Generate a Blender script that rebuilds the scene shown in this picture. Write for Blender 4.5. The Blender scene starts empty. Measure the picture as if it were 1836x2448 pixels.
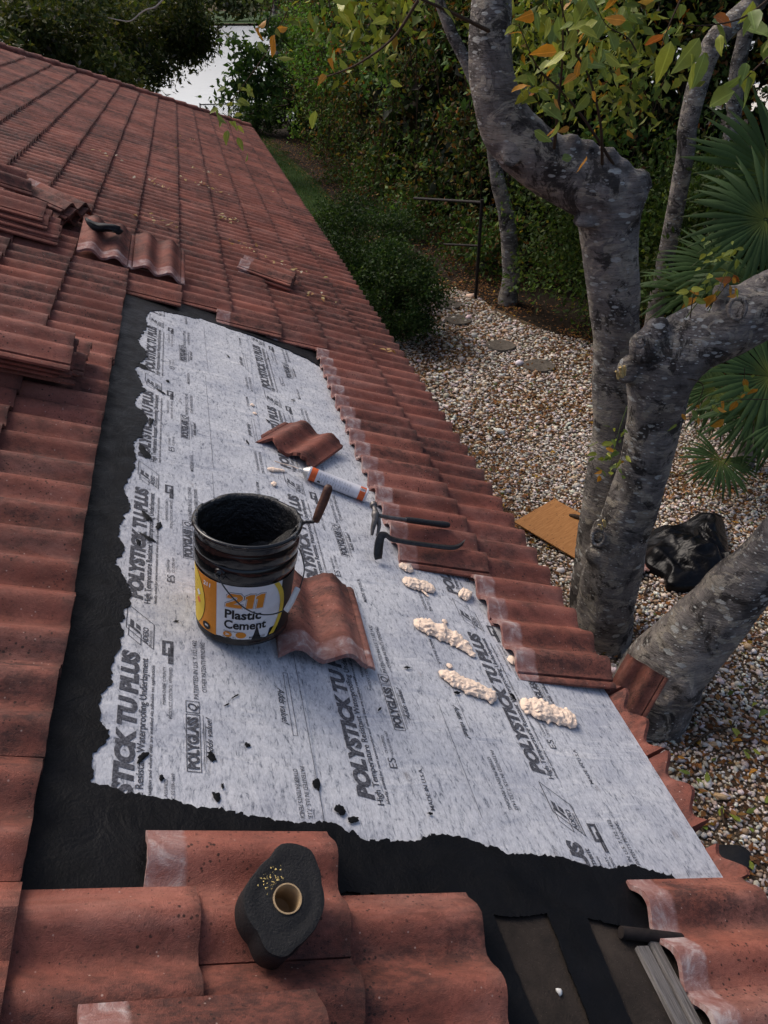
import bpy, bmesh, math, random
import numpy as np
from mathutils import Vector, Matrix, noise as mnoise
R = math.radians
random.seed(7); rng = np.random.default_rng(7)
S = bpy.context.scene
COL = S.collection

# ------------------------------------------------------------------ camera
CAM = Vector((0.0, 0.0, 4.9))
PITCH, YAW, FPX, IW, IH = 33.0565, 12.838, 1850.0, 1836.0, 2448.0
cd = bpy.data.cameras.new('camera'); cam = bpy.data.objects.new('camera', cd); COL.objects.link(cam)
cam.location = CAM; cam.rotation_euler = (R(90 - PITCH), 0, R(-YAW))
cd.sensor_fit = 'HORIZONTAL'; cd.sensor_width = 36.0; cd.lens = 36.0 * FPX / IW
cd.clip_start = 0.02; cd.clip_end = 4000
S.camera = cam

# ------------------------------------------------------------------ sky, sun, exposure
SUN_EL, SUN_AZ = 50.0, 325.0      # degrees; azimuth clockwise from +Y
w = bpy.data.worlds.new('World'); S.world = w; w.use_nodes = True
nt = w.node_tree; nt.nodes.clear()
sky = nt.nodes.new('ShaderNodeTexSky'); sky.sky_type = 'NISHITA'; sky.sun_disc = False
sky.sun_elevation = R(SUN_EL); sky.sun_rotation = R(SUN_AZ)
sky.air_density = 0.8; sky.dust_density = 5.0; sky.ozone_density = 1.0
bg = nt.nodes.new('ShaderNodeBackground'); bg.inputs['Strength'].default_value = 0.12
wo = nt.nodes.new('ShaderNodeOutputWorld')
nt.links.new(sky.outputs[0], bg.inputs[0]); nt.links.new(bg.outputs[0], wo.inputs[0])
sl = bpy.data.lights.new('sun', 'SUN'); sl.energy = 0.9; sl.angle = R(30); sl.color = (1, .93, .84)
so = bpy.data.objects.new('sun', sl); COL.objects.link(so)
sd = Vector((math.sin(R(SUN_AZ)) * math.cos(R(SUN_EL)), math.cos(R(SUN_AZ)) * math.cos(R(SUN_EL)), math.sin(R(SUN_EL))))
so.rotation_euler = sd.to_track_quat('Z', 'Y').to_euler(); so.location = (-6, 4, 14)
S.view_settings.view_transform = 'Standard'; S.view_settings.look = 'None'
S.view_settings.gamma = 1.0; S.view_settings.use_curve_mapping = False
S.view_settings.exposure = 0.52

# ------------------------------------------------------------------ frames
SLOPE = R(22.62); DK = 1.60
EV = Vector((math.cos(SLOPE), 0, -math.sin(SLOPE))); NV = Vector((math.sin(SLOPE), 0, math.cos(SLOPE)))
O_R = CAM - NV * DK
RM = Matrix(((EV.x, 0, NV.x, O_R.x), (EV.y, 1, NV.y, O_R.y), (EV.z, 0, NV.z, O_R.z), (0, 0, 0, 1)))
def RP(v, u, h=0.0):
    return RM @ Vector((v, u, h))
CB = cam.rotation_euler.to_matrix()
def ray(px, py):
    return CB @ Vector((px - IW / 2, IH / 2 - py, -FPX))
def at(px, py, Y):
    d = ray(px, py); return CAM + d * ((Y - CAM.y) / d.y)
def project(p):
    c = CB.transposed() @ (Vector(p) - CAM)
    return (IW / 2 + FPX * c.x / -c.z, IH / 2 - FPX * c.y / -c.z, -c.z)

# ------------------------------------------------------------------ object helpers
def tag(o, label=None, cat=None, group=None, kind=None):
    if label: o['label'] = label
    if cat: o['category'] = cat
    if group: o['group'] = group
    if kind: o['kind'] = kind
    return o
def empty(name, M=None):
    o = bpy.data.objects.new(name, None); COL.objects.link(o); o.empty_display_size = .1
    if M is not None: o.matrix_basis = M
    return o
def link(name, me, mat=None, parent=None, M=None):
    o = bpy.data.objects.new(name, me); COL.objects.link(o)
    if mat is not None:
        me.materials.clear(); me.materials.append(mat)
    if parent is not None: o.parent = parent
    if M is not None: o.matrix_basis = M
    return o
def mk(name, verts, faces, smooth=False, angle=None):
    me = bpy.data.meshes.new(name); me.from_pydata([tuple(v) for v in verts], [], faces); me.update()
    if smooth:
        me.shade_smooth()
        if angle: me.set_sharp_from_angle(angle=R(angle))
    return me
def bulk(name, V, T, col=None, smooth=False):
    """V (n,3) T (m,3) triangles; col (n,3) point colours"""
    me = bpy.data.meshes.new(name); V = np.asarray(V, np.float32); T = np.asarray(T, np.int32)
    me.vertices.add(len(V)); me.vertices.foreach_set('co', V.ravel())
    me.loops.add(T.size); me.loops.foreach_set('vertex_index', T.ravel())
    me.polygons.add(len(T)); me.polygons.foreach_set('loop_start', np.arange(0, T.size, 3, dtype=np.int32))
    if smooth: me.polygons.foreach_set('use_smooth', np.ones(len(T), bool))
    if col is not None:
        a = me.attributes.new('Col', 'FLOAT_COLOR', 'POINT')
        a.data.foreach_set('color', np.c_[col, np.ones(len(col))].astype(np.float32).ravel())
    me.update(calc_edges=True)
    return me
def bm_mesh(name, bm, smooth=False, angle=None):
    me = bpy.data.meshes.new(name); bm.normal_update(); bm.to_mesh(me); bm.free()
    if smooth:
        me.shade_smooth()
        if angle: me.set_sharp_from_angle(angle=R(angle))
    return me
def box(name, x0, x1, y0, y1, z0, z1, bev=0.0):
    bm = bmesh.new(); bmesh.ops.create_cube(bm, size=1)
    for v in bm.verts:
        v.co = Vector((x0 + (v.co.x + .5) * (x1 - x0), y0 + (v.co.y + .5) * (y1 - y0), z0 + (v.co.z + .5) * (z1 - z0)))
    if bev: bmesh.ops.bevel(bm, geom=bm.edges[:], offset=bev, segments=2, affect='EDGES', profile=.6)
    return bm_mesh(name, bm)
def lathe(name, prof, n=48, angle=40, closed=False):
    V = []; F = []
    for r, z in prof:
        for k in range(n):
            a = 2 * math.pi * k / n; V.append((r * math.cos(a), r * math.sin(a), z))
    for i in range(len(prof) - 1):
        for k in range(n):
            k2 = (k + 1) % n; F.append((i * n + k, i * n + k2, (i + 1) * n + k2, (i + 1) * n + k))
    if closed:
        F.append(tuple(range(n))[::-1]); F.append(tuple((len(prof) - 1) * n + k for k in range(n)))
    return mk(name, V, F, True, angle)
def spline(pts, n):
    """Catmull-Rom through list of tuples of any length"""
    P = [np.array(p, float) for p in pts]; P = [2 * P[0] - P[1]] + P + [2 * P[-1] - P[-2]]; out = []
    for i in range(1, len(P) - 2):
        for k in range(n):
            t = k / n; a, b, c, d = P[i - 1], P[i], P[i + 1], P[i + 2]
            out.append(.5 * (2 * b + (c - a) * t + (2 * a - 5 * b + 4 * c - d) * t * t + (3 * b - a - 3 * c + d) * t ** 3))
    out.append(P[-2]); return out
def tube_vf(path, n=10, wob=0.0, cap=True, off=0):
    """path: rows (x,y,z,r)"""
    V = []; F = []; m = len(path); up = Vector((0, 0, 1))
    prev = None
    for i, p in enumerate(path):
        a = Vector(path[max(i - 1, 0)][:3]); b = Vector(path[min(i + 1, m - 1)][:3]); t = (b - a)
        t = t.normalized() if t.length > 1e-9 else Vector((0, 0, 1))
        if prev is None:
            s = t.cross(up if abs(t.z) < .9 else Vector((1, 0, 0))).normalized()
        else:
            s = (prev - t * prev.dot(t)); s = s.normalized() if s.length > 1e-6 else t.orthogonal().normalized()
        prev = s; q = t.cross(s)
        for k in range(n):
            an = 2 * math.pi * k / n; rr = p[3]
            d = s * math.cos(an) + q * math.sin(an)
            if wob: rr *= 1 + wob * mnoise.noise((Vector(p[:3]) * 3 + d * 1.3))
            V.append(Vector(p[:3]) + d * rr)
    for i in range(m - 1):
        for k in range(n):
            k2 = (k + 1) % n
            F.append((off + i * n + k, off + i * n + k2, off + (i + 1) * n + k2, off + (i + 1) * n + k))
    if cap:
        F.append(tuple(off + k for k in range(n))[::-1]); F.append(tuple(off + (m - 1) * n + k for k in range(n)))
    return V, F
def tube(name, path, n=10, wob=0.0, smooth=True):
    V, F = tube_vf(path, n, wob); return mk(name, V, F, smooth, 50)
def unit(n):
    a = rng.normal(size=(n, 3)); return a / np.linalg.norm(a, axis=1, keepdims=True)

# ------------------------------------------------------------------ materials
class NB:
    def __init__(s, name, rough=.6, spec=.5):
        s.m = bpy.data.materials.new(name); s.m.use_nodes = True; s.t = s.m.node_tree
        s.p = s.t.nodes['Principled BSDF']; s.p.inputs['Roughness'].default_value = rough
        s.p.inputs['Specular IOR Level'].default_value = spec
    def n(s, t, **kw):
        x = s.t.nodes.new(t)
        for k, v in kw.items(): setattr(x, k, v)
        return x
    def l(s, a, b): s.t.links.new(a, b)
    def coord(s, kind='Object'):
        if kind == 'Position': return s.n('ShaderNodeNewGeometry').outputs['Position']
        return s.n('ShaderNodeTexCoord').outputs[kind]
    def mapping(s, v, scale=(1, 1, 1), rot=(0, 0, 0), loc=(0, 0, 0)):
        m = s.n('ShaderNodeMapping'); m.inputs['Scale'].default_value = scale; m.inputs['Rotation'].default_value = rot
        m.inputs['Location'].default_value = loc; s.l(v, m.inputs[0]); return m.outputs[0]
    def noise(s, v, scale, detail=4, rough=.6, dist=0):
        x = s.n('ShaderNodeTexNoise'); x.inputs['Scale'].default_value = scale; x.inputs['Detail'].default_value = detail
        x.inputs['Roughness'].default_value = rough; x.inputs['Distortion'].default_value = dist
        s.l(v, x.inputs['Vector']); return x.outputs['Fac']
    def voro(s, v, scale, feature='F1', rnd=1):
        x = s.n('ShaderNodeTexVoronoi', feature=feature); x.inputs['Scale'].default_value = scale
        x.inputs['Randomness'].default_value = rnd; s.l(v, x.inputs['Vector']); return x
    def ramp(s, f, *stops, interp='LINEAR'):
        x = s.n('ShaderNodeValToRGB'); x.color_ramp.interpolation = interp; e = x.color_ramp.elements
        while len(e) < len(stops): e.new(.5)
        for i, (p, c) in enumerate(stops):
            e[i].position = p; e[i].color = (*c, 1) if isinstance(c, tuple) else (c, c, c, 1)
        s.l(f, x.inputs[0]); return x.outputs['Color']
    def mix(s, f, a, b, mode='MIX'):
        x = s.n('ShaderNodeMix', data_type='RGBA', blend_type=mode)
        for i, val in ((0, f), (6, a), (7, b)):
            if isinstance(val, bpy.types.NodeSocket): s.l(val, x.inputs[i])
            else: x.inputs[i].default_value = val if i == 0 else (*val, 1)
        return x.outputs[2]
    def math(s, op, a, b=0.0, clamp=False):
        x = s.n('ShaderNodeMath', operation=op, use_clamp=clamp)
        for i, val in ((0, a), (1, b)):
            if isinstance(val, bpy.types.NodeSocket): s.l(val, x.inputs[i])
            else: x.inputs[i].default_value = val
        return x.outputs[0]
    def attr(s, name, out='Color'):
        x = s.n('ShaderNodeAttribute'); x.attribute_name = name; return x.outputs[out]
    def base(s, c):
        if isinstance(c, bpy.types.NodeSocket): s.l(c, s.p.inputs['Base Color'])
        else: s.p.inputs['Base Color'].default_value = (*c, 1)
    def rough(s, f): s.l(f, s.p.inputs['Roughness'])
    def bump(s, h, dist=.01, strength=1.0):
        b = s.n('ShaderNodeBump'); b.inputs['Distance'].default_value = dist; b.inputs['Strength'].default_value = strength
        s.l(h, b.inputs['Height']); s.l(b.outputs[0], s.p.inputs['Normal'])
def flat(name, c, rough=.6, spec=.5, vary=0.15, scale=60, bump=0.0, metal=0.0):
    b = NB(name, rough, spec); co = b.coord('Object'); f = b.noise(co, scale, 5, .65)
    lo = tuple(x * (1 - vary) for x in c); hi = tuple(min(1, x * (1 + vary)) for x in c)
    b.base(b.ramp(f, (.3, lo), (.7, hi)))
    b.p.inputs['Metallic'].default_value = metal
    if bump: b.bump(f, bump)
    return b.m
MT = {}
# -- concrete roof tile
def tile_material(name, broken=False):
    b = NB(name, .78, .25); pos = b.coord('Position'); oi = b.n('ShaderNodeObjectInfo')
    base = b.ramp(b.noise(pos, 2.2, 4, .6), (.3, (.215, .071, .050)), (.52, (.295, .102, .072)), (.72, (.375, .152, .112)))
    rv = b.ramp(oi.outputs['Random'], (0, (.80, .77, .77)), (.5, (1, 1, 1)), (1, (1.12, 1.08, 1.02)))
    base = b.mix(1.0, base, rv, 'MULTIPLY')
    fine = b.noise(pos, 120, 3, .7); base = b.mix(.35, base, b.ramp(fine, (.3, (.6, .6, .6)), (.7, (1.25, 1.2, 1.2))), 'MULTIPLY')
    mid = b.noise(b.mapping(pos, (.6, 1.1, .6), (0, 0, 0), (1, 9, 0)), 9, 6, .76, .6); base = b.mix(.85, base, b.ramp(mid, (.32, (.66, .62, .61)), (.50, (1, 1, 1)), (.70, (1.22, 1.2, 1.18))), 'MULTIPLY')
    chalk = b.ramp(b.noise(b.mapping(pos, (.5, 1.2, .5), (0, 0, 0), (7, 2, 0)), 4.5, 6, .74, .5), (.50, 0.0), (.72, 1.0)); base = b.mix(b.math('MULTIPLY', chalk, .45), base, (.40, .215, .175))
    # weather stain: soot-black growth in patches, denser on the far part of the roof
    sx = b.n('ShaderNodeSeparateXYZ'); b.l(pos, sx.inputs[0])
    patch = b.noise(b.mapping(pos, (.55, 1.25, .55)), 1.7, 6, .70, .4)
    st = b.ramp(patch, (.43, 0.0), (.58, 1.0))
    brk = b.ramp(b.noise(b.mapping(pos, (.6, 1, .6)), 26, 5, .78), (.40, 0.0), (.60, 1.0))
    stf = b.math('MULTIPLY', b.math('MULTIPLY', st, b.math('ADD', b.math('MULTIPLY', brk, .65), .35)), .80, True)
    base = b.mix(stf, base, (.030, .020, .019))
    # lichen specks
    vo = b.voro(pos, 75); d = b.ramp(vo.outputs['Distance'], (.10, 1.0), (.19, 0.0))
    keep = b.ramp(b.noise(pos, 5, 4, .7), (.42, 0.0), (.58, 1.0))
    base = b.mix(b.math('MULTIPLY', b.math('MULTIPLY', d, keep), .9), base, (.016, .012, .011))
    vb = b.voro(pos, 62); db = b.ramp(b.math('ADD', vb.outputs['Distance'], b.math('MULTIPLY', b.math('SUBTRACT', b.noise(pos, 160, 2), .5), .25)), (.17, 1.0), (.27, 0.0)); kb = b.ramp(b.noise(b.mapping(pos, (1, 1, 1), (0, 0, 0), (4, 0, 0)), 4.5, 6, .8), (.50, 0.0), (.57, 1.0))
    base = b.mix(b.math('MULTIPLY', b.math('MULTIPLY', db, kb), .85), base, (.020, .014, .012))
    vo2 = b.voro(pos, 31); d2 = b.ramp(vo2.outputs['Distance'], (.05, 1.0), (.085, 0.0))
    base = b.mix(b.math('MULTIPLY', d2, .5), base, (.55, .42, .36))
    # course-step shadow line painted into the colour along each lower edge, with grime
    butt_dark = b.ramp(b.math('ADD', b.attr('tv', 'Fac'), b.math('MULTIPLY', b.math('SUBTRACT', b.noise(pos, 25, 4, .7), .5), .10)), (.405, 0.0), (.445, 1.0))
    base = b.mix(b.math('MULTIPLY', butt_dark, .6), base, (.045, .026, .022))
    # unweathered head, pale with efflorescence: a band of the tile that the next course used to cover
    tv = b.attr('tv', 'Fac'); wob = b.math('MULTIPLY', b.math('SUBTRACT', b.noise(pos, 22, 3, .6), .5), .022)
    hd = b.ramp(b.math('ADD', tv, wob), (.078, 1.0), (.090, 0.0))
    pale = b.ramp(b.noise(pos, 16, 5, .7, .6), (.36, (.245, .098, .080)), (.52, (.33, .19, .17)), (.68, (.50, .42, .40)))
    base = b.mix(hd, base, pale)
    b.base(base); b.rough(b.ramp(b.noise(pos, 14, 3), (.3, .62), (.7, .86)))
    b.bump(b.math('ADD', b.math('MULTIPLY', b.noise(pos, 28, 5, .7), 1.6), b.math('ADD', b.math('MULTIPLY', fine, .7), b.noise(pos, 420, 2, .6))), .0028, .9)
    return b.m
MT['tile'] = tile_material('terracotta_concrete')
def m_tar():
    b = NB('roof_tar', .45, .14); co = b.coord('Position')
    b.base(b.ramp(b.noise(co, 9, 5), (.3, (.0030, .0031, .0037)), (.7, (.0062, .0064, .0076))))
    b.rough(b.ramp(b.noise(co, 13, 4), (.3, .34), (.7, .62)))
    h = b.math('ADD', b.math('MULTIPLY', b.noise(co, 11, 5, .6, 1.0), .9), b.math('MULTIPLY', b.noise(co, 130, 4, .7), .30))
    b.bump(h, .009, .7); return b.m
MT['tar'] = m_tar()
def m_membrane():
    b = NB('underlayment_fleece', .88, .2); co = b.coord('Object')
    m1 = b.mapping(co, (1, .36, 1), (0, 0, R(66))); m2 = b.mapping(co, (1, .5, 1), (0, 0, R(-40)))
    f1 = b.noise(m1, 85, 5, .76, .5); f2 = b.noise(m2, 190, 3, .7); big = b.noise(co, 3.2, 5, .66)
    c = b.ramp(f1, (.33, (.14, .15, .175)), (.40, (.35, .365, .395)), (.475, (.51, .52, .55)), (.68, (.61, .62, .645)))
    c = b.mix(.45, c, b.ramp(f2, (.3, (.55, .56, .6)), (.65, (1.12, 1.12, 1.12))), 'MULTIPLY')
    c = b.mix(.9, c, b.ramp(big, (.30, (.66, .68, .74)), (.55, (1, 1, 1)), (.75, (1.08, 1.07, 1.05))), 'MULTIPLY')
    dirt = b.math('MULTIPLY', b.ramp(b.noise(m1, 26, 5, .7), (.60, 0.0), (.74, 1.0)), b.ramp(b.noise(co, 5, 3), (.45, 0.0), (.62, 1.0)))
    c = b.mix(b.math('MULTIPLY', dirt, .7), c, (.16, .14, .13))
    wr = b.math('MULTIPLY', b.noise(b.mapping(co, (.5, 1.6, 1), (0, 0, R(12))), 5, 3, .55, .8), 7.0); b.base(c); b.bump(b.math('ADD', wr, b.math('ADD', f1, b.math('MULTIPLY', f2, .5))), .0026, .75); return b.m
MT['membrane'] = m_membrane()
def m_print():
    b = NB('printed_ink', .85, .2); co = b.coord('Object')
    b.base(b.ramp(b.noise(co, 150, 4, .7), (.34, (.14, .145, .165)), (.56, (.045, .046, .056)))); return b.m
MT['ink'] = m_print()
def m_felt():
    b = NB('old_felt', .85, .2); co = b.coord('Position')
    c = b.ramp(b.noise(co, 7, 6, .7), (.3, (.013, .0105, .009)), (.55, (.034, .026, .021)), (.8, (.060, .046, .036)))
    vo = b.voro(co, 95); d = b.ramp(vo.outputs['Distance'], (.05, 1.0), (.09, 0.0)); c = b.mix(b.math('MULTIPLY', d, .5), c, (.25, .2, .17))
    b.base(c); b.bump(b.noise(co, 160, 4, .7), .003); return b.m
MT['felt'] = m_felt()
def m_bark():
    b = NB('grey_bark', .82, .25); co = b.coord('Position'); st = b.mapping(co, (1, 1, 2.8))
    c = b.ramp(b.noise(co, 2.4, 6, .72, .5), (.36, (.080, .070, .065)), (.46, (.175, .157, .146)), (.56, (.27, .243, .224)), (.66, (.36, .32, .275)))
    blotch = b.ramp(b.noise(b.mapping(co, (1, 1, 1.5)), 5.0, 4, .6, 1.0), (.54, 0.0), (.565, 1.0)); c = b.mix(b.math('MULTIPLY', blotch, .85), c, b.ramp(b.noise(co, 30, 4, .7), (.3, (.30, .26, .21)), (.7, (.46, .42, .35))))
    dark = b.ramp(b.noise(b.mapping(co, (1, 1, 1), (0, 0, 0), (3, 1, 2)), 3.0, 7, .75, .8), (.535, 0.0), (.585, 1.0)); c = b.mix(b.math('MULTIPLY', dark, .85), c, (.024, .020, .019))
    band = b.noise(b.mapping(co, (.7, .7, 4.2)), 3.4, 5, .7, .5); c = b.mix(.8, c, b.ramp(band, (.34, (.55, .52, .50)), (.5, (1, 1, 1)), (.66, (1.35, 1.3, 1.22))), 'MULTIPLY')
    for sc, lo, hi, k1 in ((6, .17, .21, .47), (12, .19, .24, .47), (26, .18, .24, .50)):
        vo = b.voro(b.mapping(co, (.75, .75, 1.7)), sc); dn = b.math('ADD', vo.outputs['Distance'], b.math('MULTIPLY', b.math('SUBTRACT', b.noise(co, 40, 3), .5), .22)); d = b.ramp(dn, (lo, 1.0), (hi, 0.0))
        keep = b.ramp(b.noise(b.mapping(co, (1, 1, 1), (0, 0, 0), (sc, 0, 0)), 2.0, 3, .6), (k1, 0.0), (k1 + .04, 1.0)); c = b.mix(b.math('MULTIPLY', b.math('MULTIPLY', d, keep), .95), c, (.50, .50, .47))
    len_ = b.ramp(b.noise(b.mapping(co, (1, 1, 10)), 13, 4, .7), (.57, 0.0), (.63, 1.0)); c = b.mix(b.math('MULTIPLY', len_, .65), c, (.024, .020, .019))
    b.base(c)
    h = b.math('ADD', b.math('MULTIPLY', b.noise(b.mapping(co, (1, 1, 6)), 14, 5, .7), .7), b.math('MULTIPLY', b.noise(co, 60, 4, .7), .35))
    b.bump(h, .04, .9); return b.m
MT['bark'] = m_bark()
def m_leaf(name, trans=.30, rough=.6):
    b = NB(name, rough, .18); c = b.attr('Col'); c2 = b.mix(.35, c, b.ramp(b.noise(b.coord('Position'), 40, 2), (.3, (.7, .7, .7)), (.7, (1.25, 1.25, 1.2))), 'MULTIPLY')
    b.base(c2); tr = b.n('ShaderNodeBsdfTranslucent'); b.l(b.mix(1.0, c2, (1.3, 1.3, .7), 'MULTIPLY'), tr.inputs[0])
    mx = b.n('ShaderNodeMixShader'); mx.inputs[0].default_value = trans
    b.l(b.p.outputs[0], mx.inputs[1]); b.l(tr.outputs[0], mx.inputs[2]); b.l(mx.outputs[0], b.t.nodes['Material Output'].inputs[0]); return b.m
MT['leaf'] = m_leaf('leaf')
def m_ground():
    b = NB('soil', .95, .1); co = b.coord('Position')
    b.base(b.ramp(b.noise(co, 6, 6, .7), (.3, (.012, .009, .007)), (.6, (.032, .023, .016)), (.8, (.058, .040, .026)))); b.bump(b.noise(co, 30, 5), .03); return b.m
MT['soil'] = m_ground()
def m_lawn():
    b = NB('lawn', .9, .1); co = b.coord('Position')
    c = b.ramp(b.noise(co, 1.2, 5, .65), (.3, (.020, .038, .010)), (.6, (.040, .078, .020)), (.8, (.075, .085, .030)))
    b.base(b.mix(.5, c, b.ramp(b.noise(co, 45, 4), (.3, (.5, .5, .5)), (.7, (1.3, 1.3, 1.3))), 'MULTIPLY')); b.bump(b.noise(co, 60, 4), .03); return b.m
MT['lawn'] = m_lawn()
def m_bed():
    b = NB('gravel_fines', .95, .1); co = b.coord('Position'); b.base(b.ramp(b.noise(co, 25, 5, .7), (.3, (.06, .042, .028)), (.6, (.16, .115, .078)), (.8, (.30, .24, .18)))); b.bump(b.noise(co, 70, 4), .02); return b.m
MT['bed'] = m_bed()
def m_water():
    b = NB('lake_water', .16, 1.0); co = b.coord('Position'); b.base((.62, .64, .65)); b.p.inputs['IOR'].default_value = 2.6  # bright sky reflection partly put into the pale base colour and raised IOR
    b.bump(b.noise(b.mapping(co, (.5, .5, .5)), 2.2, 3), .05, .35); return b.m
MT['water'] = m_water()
def m_peb():
    b = NB('pebble', .7, .3); co = b.coord('Position'); c = b.attr('Col')
    b.base(b.mix(.5, c, b.ramp(b.noise(co, 90, 3), (.3, (.7, .68, .66)), (.7, (1.2, 1.2, 1.2))), 'MULTIPLY')); return b.m
MT['pebble'] = m_peb()
MT['white_foam'] = flat('cured_foam', (.88, .69, .54), .85, .2, .07, 90, .003)
MT['black_steel'] = flat('black_enamel', (.007, .007, .008), .15, .5, .3, 20)
MT['black_tarry'] = flat('wet_tar', (.008, .008, .009), .28, .6, .4, 60, .01)
MT['paper_white'] = flat('label_white', (.66, .66, .68), .55, .3, .06, 25)
MT['paper_orange'] = flat('label_orange', (.62, .22, .018), .55, .3, .08, 25)
MT['paper_yellow'] = flat('label_yellow', (.66, .46, .045), .55, .3, .08, 25)
MT['paper_black'] = flat('label_black', (.012, .011, .011), .6, .3, .2, 25)
MT['can_orange'] = flat('can_orange', (.62, .11, .025), .45, .4, .1, 30)
MT['can_white'] = flat('can_white', (.62, .62, .66), .4, .4, .08, 30)
MT['tin'] = flat('tin', (.45, .44, .42), .35, .5, .2, 30, metal=.8)
MT['wire'] = flat('bail_wire', (.06, .06, .06), .4, .5, .2, 30, metal=.7)
MT['plastic_white'] = flat('white_plastic', (.60, .60, .58), .5, .4, .12, 60)
MT['handle_wood'] = flat('tarry_wood', (.075, .030, .016), .5, .4, .75, 28, .003)
MT['tool_steel'] = flat('dark_tool_steel', (.13, .118, .112), .45, .5, .5, 45, .001, .5)
MT['black_iron'] = flat('black_iron', (.040, .036, .035), .45, .5, .5, 45, .001, .5)
MT['rubber'] = flat('black_rubber', (.020, .020, .021), .6, .4, .3, 120, .002)
MT['bag'] = None
def m_bag():
    b = NB('bin_bag', .30, .16); co = b.coord('Position'); b.base((.004, .004, .005))
    b.bump(b.noise(b.mapping(co, (1, 2.2, 1), (0, 0, R(30))), 8, 2, .4, 1.5), .012, .6); return b.m
MT['bag'] = m_bag()
def m_ply():
    b = NB('plywood', .7, .3); co = b.coord('Object')
    c = b.ramp(b.noise(b.mapping(co, (3, 26, 1), (0, 0, R(8))), 2.5, 5, .65, .6), (.3, (.26, .105, .030)), (.6, (.40, .185, .060)), (.8, (.47, .24, .09)))
    vo = b.voro(b.mapping(co, (1, 1.5, 1)), 16); d = b.ramp(vo.outputs['Distance'], (.10, 1.0), (.16, 0.0)); c = b.mix(b.math('MULTIPLY', d, .8), c, (.03, .016, .01))
    b.base(c); return b.m
MT['ply'] = m_ply()
def m_wood():
    b = NB('weathered_wood', .85, .2); co = b.coord('Object')
    f = b.noise(b.mapping(co, (4, 70, 60)), 2, 5, .7, .4); b.base(b.ramp(f, (.3, (.05, .045, .042)), (.6, (.20, .185, .175)), (.8, (.32, .305, .29)))); b.bump(f, .004); return b.m
MT['old_wood'] = m_wood()
MT['card'] = flat('cardboard_core', (.42, .30, .17), .85, .2, .12, 40)
MT['roll'] = flat('black_membrane_roll', (.010, .010, .011), .72, .35, .35, 180, .003)
MT['sawdust'] = flat('sawdust', (.75, .56, .20), .9, .2, .3, 200)
MT['stone'] = flat('stepping_stone', (.10, .085, .070), .9, .2, .4, 14, .01)
MT['rust_pipe'] = flat('rusty_pipe', (.014, .010, .009), .75, .3, .5, 40, .002)
MT['stucco'] = flat('stucco', (.55, .48, .38), .9, .2, .06, 60, .004)
MT['fascia'] = flat('fascia_board', (.16, .07, .045), .6, .3, .2, 20)
MT['galv'] = flat('galvanised', (.12, .12, .12), .5, .4, .2, 30, metal=.6)
MT['twig'] = flat('twig_bark', (.060, .038, .024), .8, .2, .3, 40)
MT['dry_twig'] = flat('dry_twig', (.42, .38, .33), .8, .2, .2, 40)
MT['petiole'] = flat('petiole', (.10, .13, .035), .6, .3, .2, 40)
MT['patio'] = flat('patio', (.62, .58, .50), .8, .2, .06, 2)
MT['pool'] = flat('pool_water', (.16, .42, .46), .08, .8, .1, 1)
MT['scrap_black'] = flat('black_scrap', (.012, .012, .014), .7, .3, .3, 60, .003)
MT['fresh_wood'] = flat('split_wood', (.52, .38, .16), .85, .2, .3, 70, .004)
MT['wet_white'] = flat('dropping', (.6, .6, .58), .7, .3, .15, 60)

# ================================================================== THE SETTING
def sheet(name, pts, z, mat, sub=0):
    bm = bmesh.new(); vs = [bm.verts.new((x, y, z)) for x, y in pts]; bm.faces.new(vs)
    o = link(name, bm_mesh(name, bm), mat); tag(o, kind='structure'); return o
sheet('ground', [(-300, -300), (300, -300), (300, 44), (5.5, 44.5), (2, 46), (-3, 45), (-12, 47), (-300, 47)], 0.0, MT['soil'])
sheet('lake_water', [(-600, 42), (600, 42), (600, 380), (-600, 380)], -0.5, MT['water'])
o = sheet('far_shore', [(-900, 345), (-60, 340), (-20, 352), (25, 338), (60, 342), (300, 352), (900, 345), (900, 1800), (-900, 1800)], 0.3, MT['lawn'])
sheet('lawn', [(1.6, 17.5), (2.9, 17.2), (3.7, 19), (4.0, 23), (4.0, 28), (3.7, 33), (3.1, 38), (2.0, 41), (1.0, 41), (.8, 20)], 0.004, MT['lawn'])
sheet('gravel_bed', [(1.5, 1.2), (8.6, 1.2), (8.6, 8.5), (6.3, 11.3), (5.4, 14.0), (4.6, 15.2), (3.2, 15.2), (2.4, 12), (1.5, 11)], 0.004, MT['bed'])

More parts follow.
